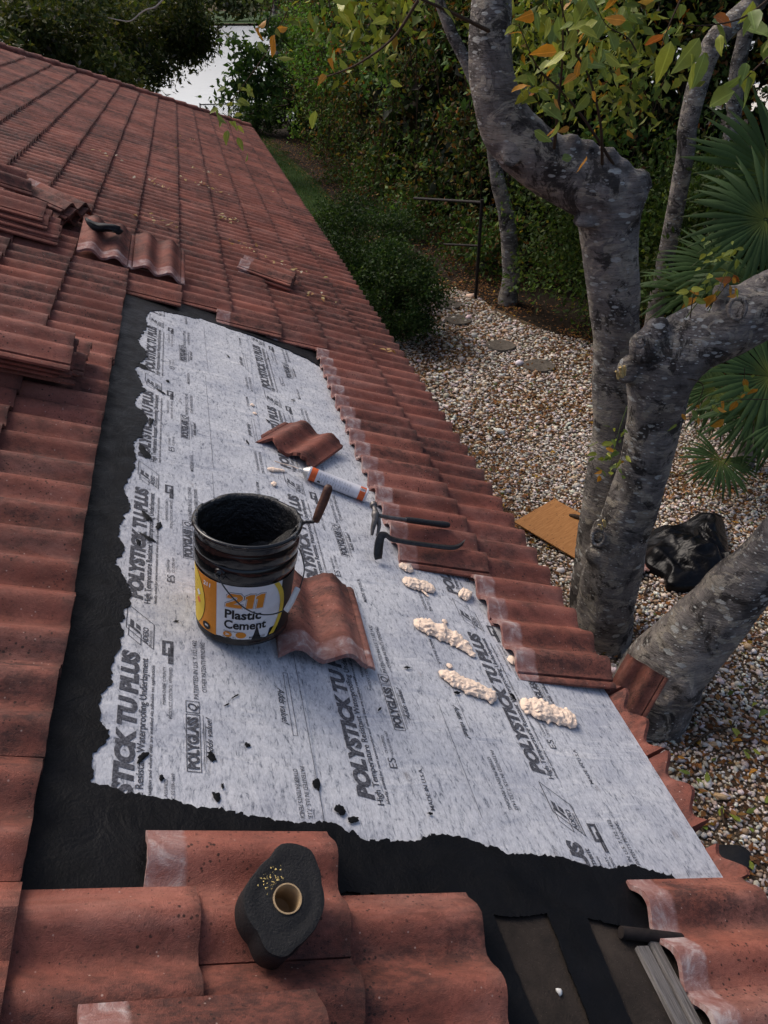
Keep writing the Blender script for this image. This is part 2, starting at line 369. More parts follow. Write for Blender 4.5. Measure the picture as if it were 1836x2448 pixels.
# ================================================================== THE HOUSE
house = empty('house'); tag(house, 'house roof of red corrugated tiles with a stripped patch of grey underlayment', 'house')
V_EAVE, U_END, U_START = 2.13, 19.5, -2.0
V_TOP = -3.6
def hip_u(v): return U_END - (V_EAVE + .07 - v) * math.cos(SLOPE)
def roofpoly(name, pts, h, mat, parent, thick=0.0, jag=0.0, seed=0, step=.03):
    P = list(pts)
    if jag:
        Q = []
        for i, p in enumerate(P):
            q = P[(i + 1) % len(P)]; n = max(1, int(math.dist(p[:2], q[:2]) / step)); j = jag * (p[2] if len(p) > 2 else 1)
            for k in range(n):
                t = k / n; x = p[0] + (q[0] - p[0]) * t; y = p[1] + (q[1] - p[1]) * t
                if j:
                    s = Vector((x * 9 + seed, y * 9, 3.1)); s2 = Vector((x * 42 + seed, y * 42, 1.7)); s3 = Vector((x * 120 + seed, y * 120, 5.7))
                    x += j * (mnoise.noise(s) * 1.2 + .85 * mnoise.noise(s2) + .75 * mnoise.noise(s3)); y += j * (mnoise.noise(s + Vector((50, 0, 0))) * 1.2 + .85 * mnoise.noise(s2 + Vector((50, 0, 0))) + .75 * mnoise.noise(s3 + Vector((9, 0, 0))))
                Q.append((x, y))
        P = Q
    bm = bmesh.new(); vs = [bm.verts.new((p[0], p[1], h)) for p in P]
    es = [bm.edges.new((vs[i], vs[(i + 1) % len(vs)])) for i in range(len(vs))]
    bmesh.ops.triangle_fill(bm, edges=es, use_beauty=True, use_dissolve=False)
    bmesh.ops.recalc_face_normals(bm, faces=bm.faces[:])
    if bm.faces and sum(f.normal.z for f in bm.faces) < 0: bmesh.ops.reverse_faces(bm, faces=bm.faces[:])
    if thick:
        be = [e for e in bm.edges if e.is_boundary]; r = bmesh.ops.extrude_edge_only(bm, edges=be)
        for v in r['geom']:
            if isinstance(v, bmesh.types.BMVert): v.co.z -= thick
    return link(name, bm_mesh(name, bm), mat, parent, RM.copy() if parent is house else None)
deck = roofpoly('roof_deck', [(V_EAVE, U_START), (V_EAVE, U_END), (V_TOP, hip_u(V_TOP)), (V_TOP, U_START)], 0.0, MT['felt'], house, thick=.05)
# the other faces of the roof (hip end and back slope), walls, fascia
def wp(name, pts, mat):
    bm = bmesh.new(); bm.faces.new([bm.verts.new(p) for p in pts]); return link(name, bm_mesh(name, bm), mat, house)
E0 = RP(V_EAVE, U_END, -.03); T0 = RP(V_TOP, hip_u(V_TOP), -.03); TS = RP(V_TOP, U_START, -.03); xr = T0.x
B0 = Vector((2 * xr - E0.x, U_END, E0.z)); BS = Vector((B0.x, U_START, E0.z))
wp('hip_end_slope', [E0, B0, T0], MT['tile']); wp('back_slope', [B0, BS, TS, T0], MT['tile'])
link('wall', box('wall', BS.x + .55, E0.x - .5, U_START + .3, U_END - .5, 0, E0.z - .12), MT['stucco'], house)
link('fascia', box('fascia', E0.x - .035, E0.x - .006, U_START, U_END, E0.z - .19, E0.z - .03), MT['fascia'], house)

# -- tile shapes. local x across the waves (towards the camera when laid), y down the slope, z out of the roof
PER, AMP, TW, TL, TT = .157, .043, .314, .440, .018
EXPO = .343; TILT = .072; UPH = 1.035
def tz(x):
    if x >= TW - .0001:
        return -.012
    s = .5 - .5 * math.cos(2 * math.pi * x / PER); return AMP * s ** .92
def tile_mesh(name, xs=None, y0=None, y1=None, rows=1, lip=True, full=True, rough=0.0):
    xs = xs or [TW * k / 20 for k in range(20)] + [TW - .0002]
    if lip: xs = xs + [TW + .0002, TW + .010, TW + .012, TW + .020, TW + .022, TW + .034]
    y0 = y0 or (lambda x: 0.0); y1 = y1 or (lambda x: TL)
    V = []; tv = []; nx = len(xs)
    for side in (0, 1):
        for r in range(rows + 1):
            for x in xs:
                z = tz(x)
                if x > TW: z += .007 if abs(x - TW - .011) < .0015 or abs(x - TW - .021) < .0015 else 0
                a, bb = y0(x), y1(x); y = a + (bb - a) * r / rows
                if rough: z += rough * mnoise.noise(Vector((x * 22 + y0(0) * 900, y * 9, 0)))
                V.append((x - TW / 2, y - TL / 2, z - (TT if x < TW else .010) * side)); tv.append(y)
    F = []; N = nx * (rows + 1)
    for r in range(rows):
        for i in range(nx - 1):
            a = r * nx + i; F.append((a, a + 1, a + nx + 1, a + nx))
            if full: F.append((N + a, N + a + nx, N + a + nx + 1, N + a + 1))
    for i in range(nx - 1):
        a = rows * nx + i; F.append((a, a + 1, N + a + 1, N + a))
        if full: F.append((i + 1, i, N + i, N + i + 1))
    for r in range(rows):
        a = r * nx; F.append((a, a + nx, N + a + nx, N + a)); a += nx - 1; F.append((a + nx, a, N + a, N + a + nx))
    me = mk(name, V, F, True, 38)
    at_ = me.attributes.new('tv', 'FLOAT', 'POINT'); at_.data.foreach_set('value', np.array(tv, np.float32))
    return me
TILE = tile_mesh('roof_tile')
def jag(a, amp, seed): return lambda x: a + amp * (mnoise.noise(Vector((x * 14, seed, 0))) + .5 * mnoise.noise(Vector((x * 55, seed, 3))))
TILES = [tile_mesh('roof_tile', y1=jag(TL, .0045, 3.1 * q + .7), y0=jag(0, .004, 5.3 * q), rows=3, rough=.0022) for q in range(6)]
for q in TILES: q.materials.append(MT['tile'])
def tile_M(v, u, h, yaw=0, pitch=0, roll=0):
    """centre of the tile in roof coordinates; yaw 0 = laid as in the courses"""
    return Matrix.Translation((v, u, h)) @ Matrix.Rotation(R(yaw - 90), 4, 'Z') @ Matrix.Rotation(R(pitch), 4, 'X') @ Matrix.Rotation(R(roll), 4, 'Y')
def butt(k): return .10 + EXPO * (k - 4)
LT = math.degrees(math.atan(TILT))
def laid(k, un):                                  # un = near (low-u) edge of the tile's cover width
    v = butt(k) - TL / 2 + random.uniform(-.006, .006)
    return tile_M(v, un + TW / 2 + random.uniform(-.003, .003), .019 + TILT * TL / 2 + random.uniform(-.001, .0015), random.uniform(-.5, .5), LT + random.uniform(-.25, .45), random.uniform(-.4, .4))
cells = []
OPEN = {5: (1.035, 5.117), 6: (1.192, 5.274), 7: (1.035, 5.117), 8: (-9, 5.117), 9: (-9, 2.605), 10: (1.113, 1.977)}
for k in range(-6, 11):
    if butt(k) < V_TOP + .2: continue
    if k in OPEN:
        lo, hi = OPEN[k]; starts = []
        u = hi
        while u + TW < hip_u(butt(k) - .2): starts.append(u); u += TW
        u = lo - TW
        while u > U_START and lo > -5: starts.append(u); u -= TW
    else:
        starts = []; u = UPH - TW * 10 + (PER if k % 2 else 0)
        while u + TW < hip_u(butt(k) - .2): starts.append(u); u += TW
    for u in starts: cells.append((k, u))
def area(k, u):
    P = [project(RP(butt(k) + a, u + b, .05)) for a, b in ((-EXPO, 0), (0, 0), (0, TW), (-EXPO, TW))]
    if any(p[2] < .15 for p in P): return 0
    cx = sum(p[0] for p in P) / 4; cy = sum(p[1] for p in P) / 4
    if not (-160 < cx < IW + 160 and -50 < cy < IH + 250): return 0
    return .5 * abs(sum(P[i][0] * P[(i + 1) % 4][1] - P[(i + 1) % 4][0] * P[i][1] for i in range(4)))
cells.sort(key=lambda c: -area(*c))
for k, u in cells[:298]:
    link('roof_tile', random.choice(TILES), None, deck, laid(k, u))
lite = tile_mesh('lite', xs=[TW * i / 12 for i in range(12)] + [TW - .0002], lip=False, full=False)
lv = np.array([v.co[:] for v in lite.vertices]); lf = []
for p in lite.polygons:
    q = list(p.vertices); lf += [(q[0], q[1], q[2]), (q[0], q[2], q[3])]
lf = np.array(lf); ltv = np.zeros(len(lv), np.float32); lite.attributes['tv'].data.foreach_get('value', ltv)
VV = []; FF = []; TV = []
for i, (k, u) in enumerate(cells[298:]):
    M = np.array(laid(k, u)); VV.append(lv @ M[:3, :3].T + M[:3, 3]); FF.append(lf + i * len(lv)); TV.append(ltv)
me = bulk('far_roof_tiles', np.vstack(VV), np.vstack(FF), None, True); me.set_sharp_from_angle(angle=R(38))
a_ = me.attributes.new('tv', 'FLOAT', 'POINT'); a_.data.foreach_set('value', np.concatenate(TV))
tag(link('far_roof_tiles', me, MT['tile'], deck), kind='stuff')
# part tiles cut to the hip line and the half-barrel caps along it
capV = []; nC = 9
def cap_mesh():
    V = []; F = []; tvv = []
    for side in (0, 1):
        for r, (y, rad) in enumerate(((0, .088), (.21, .096), (.40, .106))):
            for i in range(nC):
                a = math.pi * i / (nC - 1); rr = rad - side * .012; V.append((rr * math.cos(a), y, rr * math.sin(a) * .8)); tvv.append(.3)
    N = 3 * nC
    for r in range(2):
        for i in range(nC - 1):
            a = r * nC + i; F.append((a, a + nC, a + nC + 1, a + 1)); F.append((N + a, N + a + 1, N + a + nC + 1, N + a + nC))
    for i in range(nC - 1):
        a = 2 * nC + i; F.append((a, N + a, N + a + 1, a + 1)); F.append((i, i + 1, N + i + 1, N + i))
    me = mk('hip_cap', V, F, True, 40); x = me.attributes.new('tv', 'FLOAT', 'POINT'); x.data.foreach_set('value', np.array(tvv, np.float32)); return me
CAP = cap_mesh(); CAP.materials.append(MT['tile'])
p1 = Vector((V_EAVE + .05, hip_u(V_EAVE + .05) - .02, .05)); p0 = Vector((V_TOP, hip_u(V_TOP) - .02, .05)); dirn = (p1 - p0).normalized(); L = (p1 - p0).length
ang = math.degrees(math.atan2(dirn.y, dirn.x)) - 90
for i in range(int(L / .33)):
    c = p0 + dirn * (.33 * i + .05)
    link('hip_cap', CAP, None, deck, Matrix.Translation(c) @ Matrix.Rotation(R(ang + random.uniform(-1, 1)), 4, 'Z') @ Matrix.Rotation(R(1.5), 4, 'X'))
for i in range(int((hip_u(V_TOP) - U_START) / .33)):
    link('ridge_cap', CAP, None, deck, Matrix.Translation((V_TOP + .02, U_START + .33 * i, .06)))

# -- underlayment: two overlapping sheets and their print
lower = roofpoly('underlayment_sheet', [(.80, 1.115), (V_EAVE + .006, 1.115), (V_EAVE + .006, 5.4), (.86, 5.4)], .0035, MT['membrane'], house, thick=.003)
upper = roofpoly('underlayment_sheet', [(.12, 1.115), (.795, 1.115), (.82, 1.9), (.835, 2.9), (.85, 3.83), (.885, 4.66), (.90, 5.4), (.12, 5.4)], .0065, MT['membrane'], house, thick=.003)
# turned-down edge over the eave
link('drip_flap', mk('drip_flap', [(V_EAVE + .006, 1.115, .0035), (V_EAVE + .006, 5.4, .0035), (V_EAVE + .03, 5.4, -.03), (V_EAVE + .03, 1.115, -.03)], [(0, 1, 2, 3)]), MT['membrane'], lower)
# ragged brushed tar all round it
inner = [(1.382, 4.817), (1.30, 4.90), (1.208, 4.947), (1.06, 5.0), (.924, 5.027), (.75, 5.03), (.587, 5.054), (.45, 5.0), (.33, 4.97), (.281, 4.928), (.235, 4.75), (.262, 4.6), (.228, 4.45), (.205, 4.35), (.258, 4.22), (.255, 4.1),
         (.215, 3.95), (.235, 3.8), (.27, 3.7), (.248, 3.655), (.222, 3.5), (.286, 3.40), (.268, 3.2), (.235, 3.1), (.25, 2.97), (.242, 2.862), (.218, 2.7), (.245, 2.6), (.212, 2.396), (.235, 2.3), (.212, 2.2), (.263, 2.12), (.266, 2.02),
         (.246, 1.908), (.25, 1.8), (.236, 1.658), (.215, 1.58), (.232, 1.476), (.208, 1.40), (.216, 1.319), (.295, 1.298), (.416, 1.281), (.47, 1.262), (.562, 1.261), (.649, 1.252), (.74, 1.256), (.831, 1.246), (.88, 1.225), (.944, 1.211), (1.0, 1.20), (1.069, 1.211),
         (1.10, 1.238), (1.179, 1.231), (1.266, 1.209), (1.35, 1.19), (1.472, 1.185), (1.54, 1.178), (1.603, 1.157), (1.70, 1.155), (1.80, 1.165), (1.86, 1.15), (1.942, 1.115)]
outer = [(2.02, 1.07), (2.02, .96), (1.72, .955), (1.62, .980, .5), (1.515, 1.0, .25), (1.508, .74, .25), (1.50, .45, .25), (1.383, .45, .25), (1.385, .74, .25), (1.39, 1.01, .6), (1.30, 1.0, .6), (1.22, 1.005, .3), (1.235, .74, .3), (1.25, .45, .3), (1.10, .45), (1.10, .9), (1.0, 1.03), (.82, 1.055), (.6, .98), (.05, .9, 0), (.05, 5.6, 0), (1.6, 5.6, 0)]
tar = roofpoly('tar_coating', inner + outer, .0105, MT['tar'], house, thick=.004, jag=.012, seed=3.3, step=.006)
# tar splashes on the sheet
def splat(v, u, r, e=1.0, ang=0.0, seed=0):
    pts = []
    for k in range(26):
        a = 2 * math.pi * k / 26; rr = r * (1 + .55 * mnoise.noise(Vector((math.cos(a) * 1.6 + seed, math.sin(a) * 1.6, seed))) + .2 * mnoise.noise(Vector((math.cos(a) * 5 + seed, math.sin(a) * 5, seed))))
        x, y = rr * math.cos(a) * e, rr * math.sin(a) / e; pts.append((v + x * math.cos(ang) - y * math.sin(ang), u + x * math.sin(ang) + y * math.cos(ang)))
    V = [(v, u, .0125)] + [(p[0], p[1], .0098) for p in pts]
    link('tar_splash', mk('tar_splash', V, [(0, 1 + k, 1 + (k + 1) % 26) for k in range(26)], True), MT['tar'], upper)
for i, (px, py, r, e, a) in enumerate([(505, 1815, .013, .9, .3), (340, 1815, .014, .7, -.6), (590, 1787, .009, 1.1, .4), (755, 1880, .015, .75, 0), (810, 1940, .016, .9, .5), (840, 1965, .012, 1.3, .2), (515, 1910, .012, .8, .4), (530, 1885, .006, .6, 0),
        (385, 1865, .008, .8, 0), (350, 1240, .020, .55, .4), (378, 1262, .016, .6, -.2), (330, 1300, .013, .7, 0), (352, 1290, .018, .5, .9), (345, 1085, .03, .6, .3), (360, 1010, .02, .5, 0), (385, 940, .018, .6, .8), (400, 915, .012, .7, 0), (340, 880, .03, .8, .5), (345, 855, .02, .8, 0),
        (1090, 1660, .010, 1.5, .2), (970, 1600, .008, 1.5, .3), (1025, 1950, .006, 1.4, 0), (560, 1670, .006, 2.2, .7), (540, 1690, .005, 2.2, .7), (590, 1060, .010, .5, .2), (640, 860, .010, .7, 0), (545, 855, .012, .6, .3), (700, 960, .010, 1.4, 0), (640, 1010, .012, .5, .6), (1225, 1670, .012, .6, .3), (905, 1700, .006, 2, .9), (420, 1490, .006, 1.6, .3), (770, 1230, .008, 1.3, 0), (670, 1290, .02, .8, .5)]):
    d = ray(px, py); t = -DK / d.dot(NV); P = CAM + d * t; q = RM.inverted() @ P; splat(q.x, q.y, r, e, a, i * 3.7)

# -- print
_tc = {}
def text_vf(s, bold=0.0, shear=0.0):
    key = (s, bold, shear)
    if key not in _tc:
        cu = bpy.data.curves.new('t', 'FONT'); cu.body = s; cu.size = 1; cu.offset = bold; cu.shear = shear; cu.resolution_u = 3; cu.fill_mode = 'FRONT'
        ob = bpy.data.objects.new('t', cu); COL.objects.link(ob); dg = bpy.context.evaluated_depsgraph_get(); dg.update()
        me = bpy.data.meshes.new_from_object(ob.evaluated_get(dg)); V = np.array([v.co[:] for v in me.vertices]).reshape(-1, 3); F = [tuple(p.vertices) for p in me.polygons]
        bpy.data.objects.remove(ob); bpy.data.curves.remove(cu); bpy.data.meshes.remove(me); _tc[key] = (V, F)
    return _tc[key]
class Ink:
    """collects flat print in sheet coordinates: x = along u, y = up the slope (-v)"""
    def __init__(s): s.V = []; s.F = []
    def add(s, V, F):
        o = len(s.V); s.V += [tuple(v) for v in V]; s.F += [tuple(i + o for i in f) for f in F]
    def text(s, t, u, v, length, height, bold=0.0, shear=0.0, flip=False):
        V, F = text_vf(t, bold, shear)
        if not len(V): return
        x0, x1 = V[:, 0].min(), V[:, 0].max(); X = (V[:, 0] - x0) / (x1 - x0) * length; Y = V[:, 1] / .70 * height
        if flip: s.add([(v - (-y), u + length - x) for x, y in zip(X, Y)], F)
        else: s.add([(v - y, u + x) for x, y in zip(X, Y)], F)
    def rect(s, u0, u1, v0, v1): s.add([(v0, u0), (v1, u0), (v1, u1), (v0, u1)], [(0, 1, 2, 3)])
    def frame(s, u0, u1, v0, v1, t, slant=0.0):
        def P(a, b): return (b, a + slant * (v1 - b))
        o = [P(u0, v0), P(u0, v1), P(u1, v1), P(u1, v0)]; i = [P(u0 + t, v0 + t), P(u0 + t, v1 - t), P(u1 - t, v1 - t), P(u1 - t, v0 + t)]
        s.add(o + i, [(0, 1, 5, 4), (1, 2, 6, 5), (2, 3, 7, 6), (3, 0, 4, 7)])
    def poly(s, pts): s.add(pts, [tuple(range(len(pts)))])
    def build(s, parent, h, umin=1.2, umax=5.0, vmax=2.1):
        bm = bmesh.new(); vs = [bm.verts.new((x, y, h)) for x, y in s.V]
        for f in s.F:
            try: bm.faces.new([vs[i] for i in f])
            except ValueError: pass
        for co, no in (((0, umin, 0), (0, -1, 0)), ((0, umax, 0), (0, 1, 0)), ((vmax, 0, 0), (1, 0, 0))):
            bmesh.ops.bisect_plane(bm, geom=bm.verts[:] + bm.edges[:] + bm.faces[:], plane_co=co, plane_no=no, clear_outer=True)
        for f in bm.faces:
            if f.normal.z < 0: f.normal_flip()
        return tag(link('print', bm_mesh('print', bm), MT['ink'], parent), kind='stuff')
def stamp(u, v, parent, h, adeso=True):
    k = Ink()
    k.text('POLYSTICK TU PLUS', u, v + .045, .70, .045, .062, .20)
    k.text('High Temperature Resistant Waterproofing Underlayment', u - .015, v + .072, .69, .020, .014)
    k.text('Ideally suited for new construction and where tiles are installed via adhesive set applications', u - .01, v + .092, .66, .0095, .012, .15)
    a = u + .715                                        # slanted double frame with a block letter
    k.frame(a, a + .115, v + .002, v + .088, .0028, 1.0)
    k.frame(a + .012, a + .062, v + .010, v + .050, .0025, 1.0)
    def Q(x, y): return (v + y, a + x + (.088 - y) * 1.0)
    for pts in ([(.018, .014), (.018, .026), (.055, .026), (.055, .014)], [(.018, .026), (.030, .026), (.030, .046), (.018, .046)], [(.036, .032), (.036, .046), (.055, .046), (.055, .032)]):
        k.poly([Q(*p) for p in pts])
    k.text('ADESO', a + .022, v + .070, .075, .016, .02, .2); k.text('TECHNOLOGY', a + .012, v + .082, .075, .008, .01)
    k.text('MIAMI-DADE COUNTY', u + .50, v + .125, .15, .010); k.text('PRODUCT CONTROL APPROVED', u + .45, v + .143, .20, .010)
    arch = []
    for i in range(9): arch.append((v + .130 - .018 * math.sin(math.pi * i / 8 + math.pi / 2) * 1.0, u + .735 + .03 * math.cos(math.pi * i / 8 - math.pi / 2)))
    k.frame(u + .665, u + .735, v + .130, v + .146, .0075); k.frame(u + .70, u + .765, v + .112, v + .146, .010)
    b0 = u + .275
    k.frame(b0, b0 + .20, v + .180, v + .220, .0022); k.frame(b0 + .205, b0 + .25, v + .180, v + .220, .0022)
    k.text('POLYGLASS', b0 + .010, v + .213, .18, .028, .055); k.text('Q', b0 + .213, v + .212, .028, .026, .02, .3)
    k.text('Adds value!', b0 + .05, v + .252, .145, .017, .012, .45); k.rect(b0 + .01, b0 + .20, v + .2275, v + .229); k.rect(b0 + .03, b0 + .17, v + .2325, v + .234)
    k.text('PATENTED IN U.S. 7,132,1432', u + .535, v + .218, .25, .014, .004); k.text('OTHER PATENTS PENDING', u + .565, v + .243, .215, .014, .004)
    k.text('MADE IN U.S.A.', u - .02, v + .232, .15, .014, .006); k.text('ES', u + .12, v + .150, .04, .026, .0); k.text('CLASSIFIED', u + .175, v + .132, .07, .009); k.text('ICC-ES ESR-1697', u + .175, v + .150, .09, .009)
    k.build(parent, h, 1.16)
for i in range(-1, 4): stamp(2.05 + .945 * i, .262, upper, .0080)
for i in range(0, 5): stamp(1.337 + .945 * i - .0, .920, lower, .0050)
for i in range(-1, 2): stamp(1.49 + .945 * i, 1.573, lower, .0050)
k = Ink()
for i in range(5):
    u0 = 1.34 + .945 * i
    k.text('PATENTED IN U.S. 7,132,1432', u0, 1.435, .23, .013, .004, 0, True); k.text('OTHER PATENTS PENDING', u0, 1.412, .20, .013, .004, 0, True)
    k.text('Adds value!', u0 + .27, 1.36, .15, .02, .01, .45, True); k.text('MADE IN U.S.A.', u0 + .62, 1.37, .14, .013, .006, 0, True)
    k.rect(u0 + .3, u0 + .62, 1.388, 1.3895)
k.build(lower, .0050, 1.22, 2.5)
k = Ink()
for i in range(5):
    u0 = 1.22 + .945 * i; f = .0275 * i
    k.text('PATENTED IN U.S. 7,132,1432', u0, .757 + f, .21, .013, .004, 0, True); k.text('OTHER PATENTS PENDING', u0 + .02, .735 + f, .18, .013, .004, 0, True)
    k.text('Adds value!', u0 + .36, .725 + f, .15, .022, .01, .45, True); k.text('MADE IN U.S.A.', u0 + .72, .745 + f, .13, .013, .006, 0, True)
    k.frame(u0 + .32, u0 + .58, .752 + f, .768 + f, .0016)
k.build(upper, .0080, 1.26, 4.95)
k = Ink()
for v0, ua, ub in ((.575, 1.9, 3.0), (.582, 3.05, 4.1), (.60, 4.15, 4.9), (.800, 1.2, 1.9), (1.30, 1.3, 1.75)): k.rect(ua, ub, v0, v0 + .0014)
k.build(upper, .0081, 1.2, 4.95)
# wavy closure strip that stands along the bare eave
def closure(u0, u1, seed):
    xs = np.arange(u0, u1 + .001, .0125); V = []; F = []
    for u in xs:
        wv = .5 - .5 * math.cos(2 * math.pi * (u - 2.0) / PER); top = .018 + .040 * wv ** .9 + .004 * mnoise.noise(Vector((u * 40, seed, 0)))
        out = .012 + .030 * wv
        V += [(V_EAVE + .004, u, .004), (V_EAVE + .010 + out, u, top), (V_EAVE + .026 + out, u, top - .002), (V_EAVE + .034, u, -.05)]
    for i in range(len(xs) - 1):
        for j in range(4):
            a = i * 4 + j; b2 = i * 4 + (j + 1) % 4; F.append((a, a + 4, b2 + 4, b2))
    F += [(0, 1, 2, 3), tuple(len(V) - 4 + j for j in (3, 2, 1, 0))]
    me = mk('eave_closure', V, F, True, 45); x = me.attributes.new('tv', 'FLOAT', 'POINT'); x.data.foreach_set('value', np.full(len(V), .3, np.float32))
    link('eave_closure', me, MT['tile'], deck)
closure(1.325, 1.62, 1); closure(1.628, 1.935, 2); closure(1.943, 2.25, 3); closure(1.12, 1.245, 5)
# bare boards: weathered batten and a stub at the lower right
def roofbox(name, v0, u0, v1, u1, wid, h0, h1, mat, parent, bev=.002):
    d = Vector((v1 - v0, u1 - u0)); L = d.length; a = math.atan2(d.y, d.x)
    return link(name, box(name, 0, L, -wid / 2, wid / 2, h0, h1, bev), mat, parent, Matrix.Translation((v0, u0, 0)) @ Matrix.Rotation(a, 4, 'Z'))
roofbox('batten', 1.655, .92, 1.665, .50, .040, .001, .016, MT['old_wood'], deck)
roofbox('batten', 1.70, .93, 1.706, .50, .030, .001, .020, MT['old_wood'], deck)
link('pipe_stub', tube('pipe_stub', [(1.60, .955, .018, .0155), (1.605, .954, .018, .017), (1.70, .945, .018, .017), (1.80, .935, .018, .017)], 14), MT['rust_pipe'], deck)
link('bird_dropping', mk('bird_dropping', *[x for x in tube_vf([(1.335, .815, .002, .010), (1.337, .815, .007, .008), (1.337, .815, .010, .002)], 9, .6)], True), MT['wet_white'], deck)

# ================================================================== LOOSE TILES ON THE ROOF
def loose(label, v, u, h, yaw=0, pitch=0, roll=0, me=None, group=None):
    o = link('loose_tile', me or random.choice(TILES), None if not me or me.materials else MT['tile'], None, RM @ tile_M(v, u, h, yaw, pitch, roll))
    tag(o, label, 'roof tile', group or 'loose roof tiles lying on the roof'); return o
# stack beside the tar strip
z0 = .112; zs = .030
for i, (v, u, yw, lb) in enumerate([(-.27, 3.50, 3, 'bottom red tile of the flat stack beside the black tar strip'),
        (-.235, 3.56, -2, 'second lowest tile in the stack beside the black tar strip, pushed back'),
        (-.34, 3.40, 4, 'third red tile up in the stack beside the black tar strip'),
        (-.285, 3.385, 2, 'second tile from the top of the stack beside the black tar strip'),
        (-.30, 3.36, 3, 'topmost red tile of the stack beside the black tar strip')]):
    loose(lb, v, u, z0 + i * zs, yw, 2.2)
# stack further up the left edge
for i, (v, u, yw, lb) in enumerate([(-.57, 5.50, 2, 'lowest tile of the stack left of the two pale-edged tiles'),
        (-.585, 5.54, 4, 'second tile up in the stack left of the two pale-edged tiles'),
        (-.65, 5.57, 1, 'third tile up in the stack left of the two pale-edged tiles'),
        (-.69, 5.60, 3, 'topmost brownish tile of the stack left of the two pale-edged tiles')]):
    loose(lb, v, u, z0 + i * zs, yw, 2.0)
for i, (v, u, yw, lb) in enumerate([(-.50, 6.03, -27, 'bottom tile of the skewed dark-edged pile under the slanting tile'),
        (-.53, 6.03, -29, 'second tile up in the skewed dark-edged pile under the slanting tile'),
        (-.47, 6.07, -26, 'third tile up in the skewed dark-edged pile under the slanting tile'),
        (-.50, 6.09, -28, 'uppermost tile of the skewed dark-edged pile, just below the slanting tile')]):
    loose(lb, v, u, z0 + i * zs, yw, 1.5)
loose('single tile propped aslant on top of the dark-edged pile at left edge', -.86, 6.02, .255, 20, -3, 6)
loose('left of two tiles turned crosswise, a black rag lying on it', -.085, 5.60, .155, 92, 15)
loose('right of two tiles turned crosswise with pale wavy edge', .262, 5.61, .158, 93, 15)
loose('lower of two tiles laid askew amid the far tile courses', 1.16, 6.45, .092, -13, 3)
loose('upper of two tiles laid askew amid the far tile courses, pale head', 1.15, 6.47, .119, -15, 3)
BT1 = tile_mesh('broken_tile', y0=jag(.045, .035, 2.1), y1=jag(.40, .05, 7.7), rows=4)
BT1.attributes['tv'].data.foreach_set('value', np.full(len(BT1.vertices), .3, np.float32))
loose('broken tile with a curved bite out of its edge, above the foam can', 1.055, 3.50, .030, -125, -3, 4, BT1)
xs2 = [.012 + (TW - .0122) * i / 18 for i in range(19)]
BT2 = tile_mesh('broken_tile', xs=xs2, y0=jag(.0, .012, 4.4), y1=jag(.455, .02, 1.2), rows=4)
loose('broken tile with chipped pale edge leaning under the black bucket', .893, 2.075, .034, 88, -1, -3, BT2)
loose('loose tile with pale head laid over the others at the bottom edge', .44, .62, .105, 0, LT)
rag = bmesh.new(); bmesh.ops.create_uvsphere(rag, u_segments=18, v_segments=10, radius=1)
for v in rag.verts:
    n3 = mnoise.noise(v.co * 1.7); v.co = Vector((v.co.x * .13 * (1 + .5 * n3), v.co.y * .055 * (1 + .9 * mnoise.noise(v.co * 2.3 + Vector((4, 0, 0)))), v.co.z * .028 + .012 * n3 + .018 * math.sin(v.co.x * 3)))
o = link('black_rag', bm_mesh('black_rag', rag, True), MT['scrap_black'], None, RM @ Matrix.Translation((-.10, 5.62, .235)) @ Matrix.Rotation(R(-22), 4, 'Z'))
tag(o, 'crumpled black rag lying on a crosswise tile at left', 'rag')

# ================================================================== BUCKET OF TAR
bucket = empty('tar_bucket')
BH, BRB, BRT = .373, .146, .160
BUCKET_C = (.626, 1.999, .040); BUCKET_TILT = (-.252, .059)
def br(z): return BRB + (BRT - BRB) * min(1, z / BH)
tiltv, tiltu = BUCKET_TILT
bz = Vector((math.sin(tiltv), math.sin(tiltu), 1)).normalized(); by = Vector((0, 1, 0)); bx = by.cross(bz).normalized(); by = bz.cross(bx)
BMx = Matrix(((bx.x, by.x, bz.x, BUCKET_C[0]), (bx.y, by.y, bz.y, BUCKET_C[1]), (bx.z, by.z, bz.z, BUCKET_C[2]), (0, 0, 0, 1)))
bucket.matrix_basis = RM @ BMx
tag(bucket, 'black bucket of roof cement with an orange and white label, standing on the grey sheet', 'bucket')
prof = [(0, .012), (BRB - .012, .010), (BRB - .006, .0), (BRB + .002, .002), (BRB + .003, .012), (BRB - .001, .018)]
for z in np.linspace(.03, .235, 6): prof.append((br(z), z))
for zc in (.261, .3125):                                   # two rolled beads
    for t in np.linspace(-1, 1, 9): prof.append((br(zc) + .0050 * max(0, math.cos(t * math.pi / 2)) ** .45, zc + t * .0245))
prof += [(br(.34), .340), (BRT, .352), (BRT + .003, .358), (BRT + .0065, .362), (BRT + .0075, .3675), (BRT + .005, .372), (BRT, .373), (BRT - .004, .371), (BRT - .005, .366)]
link('pail', lathe('pail', prof, 72, 50), MT['black_steel'], bucket)
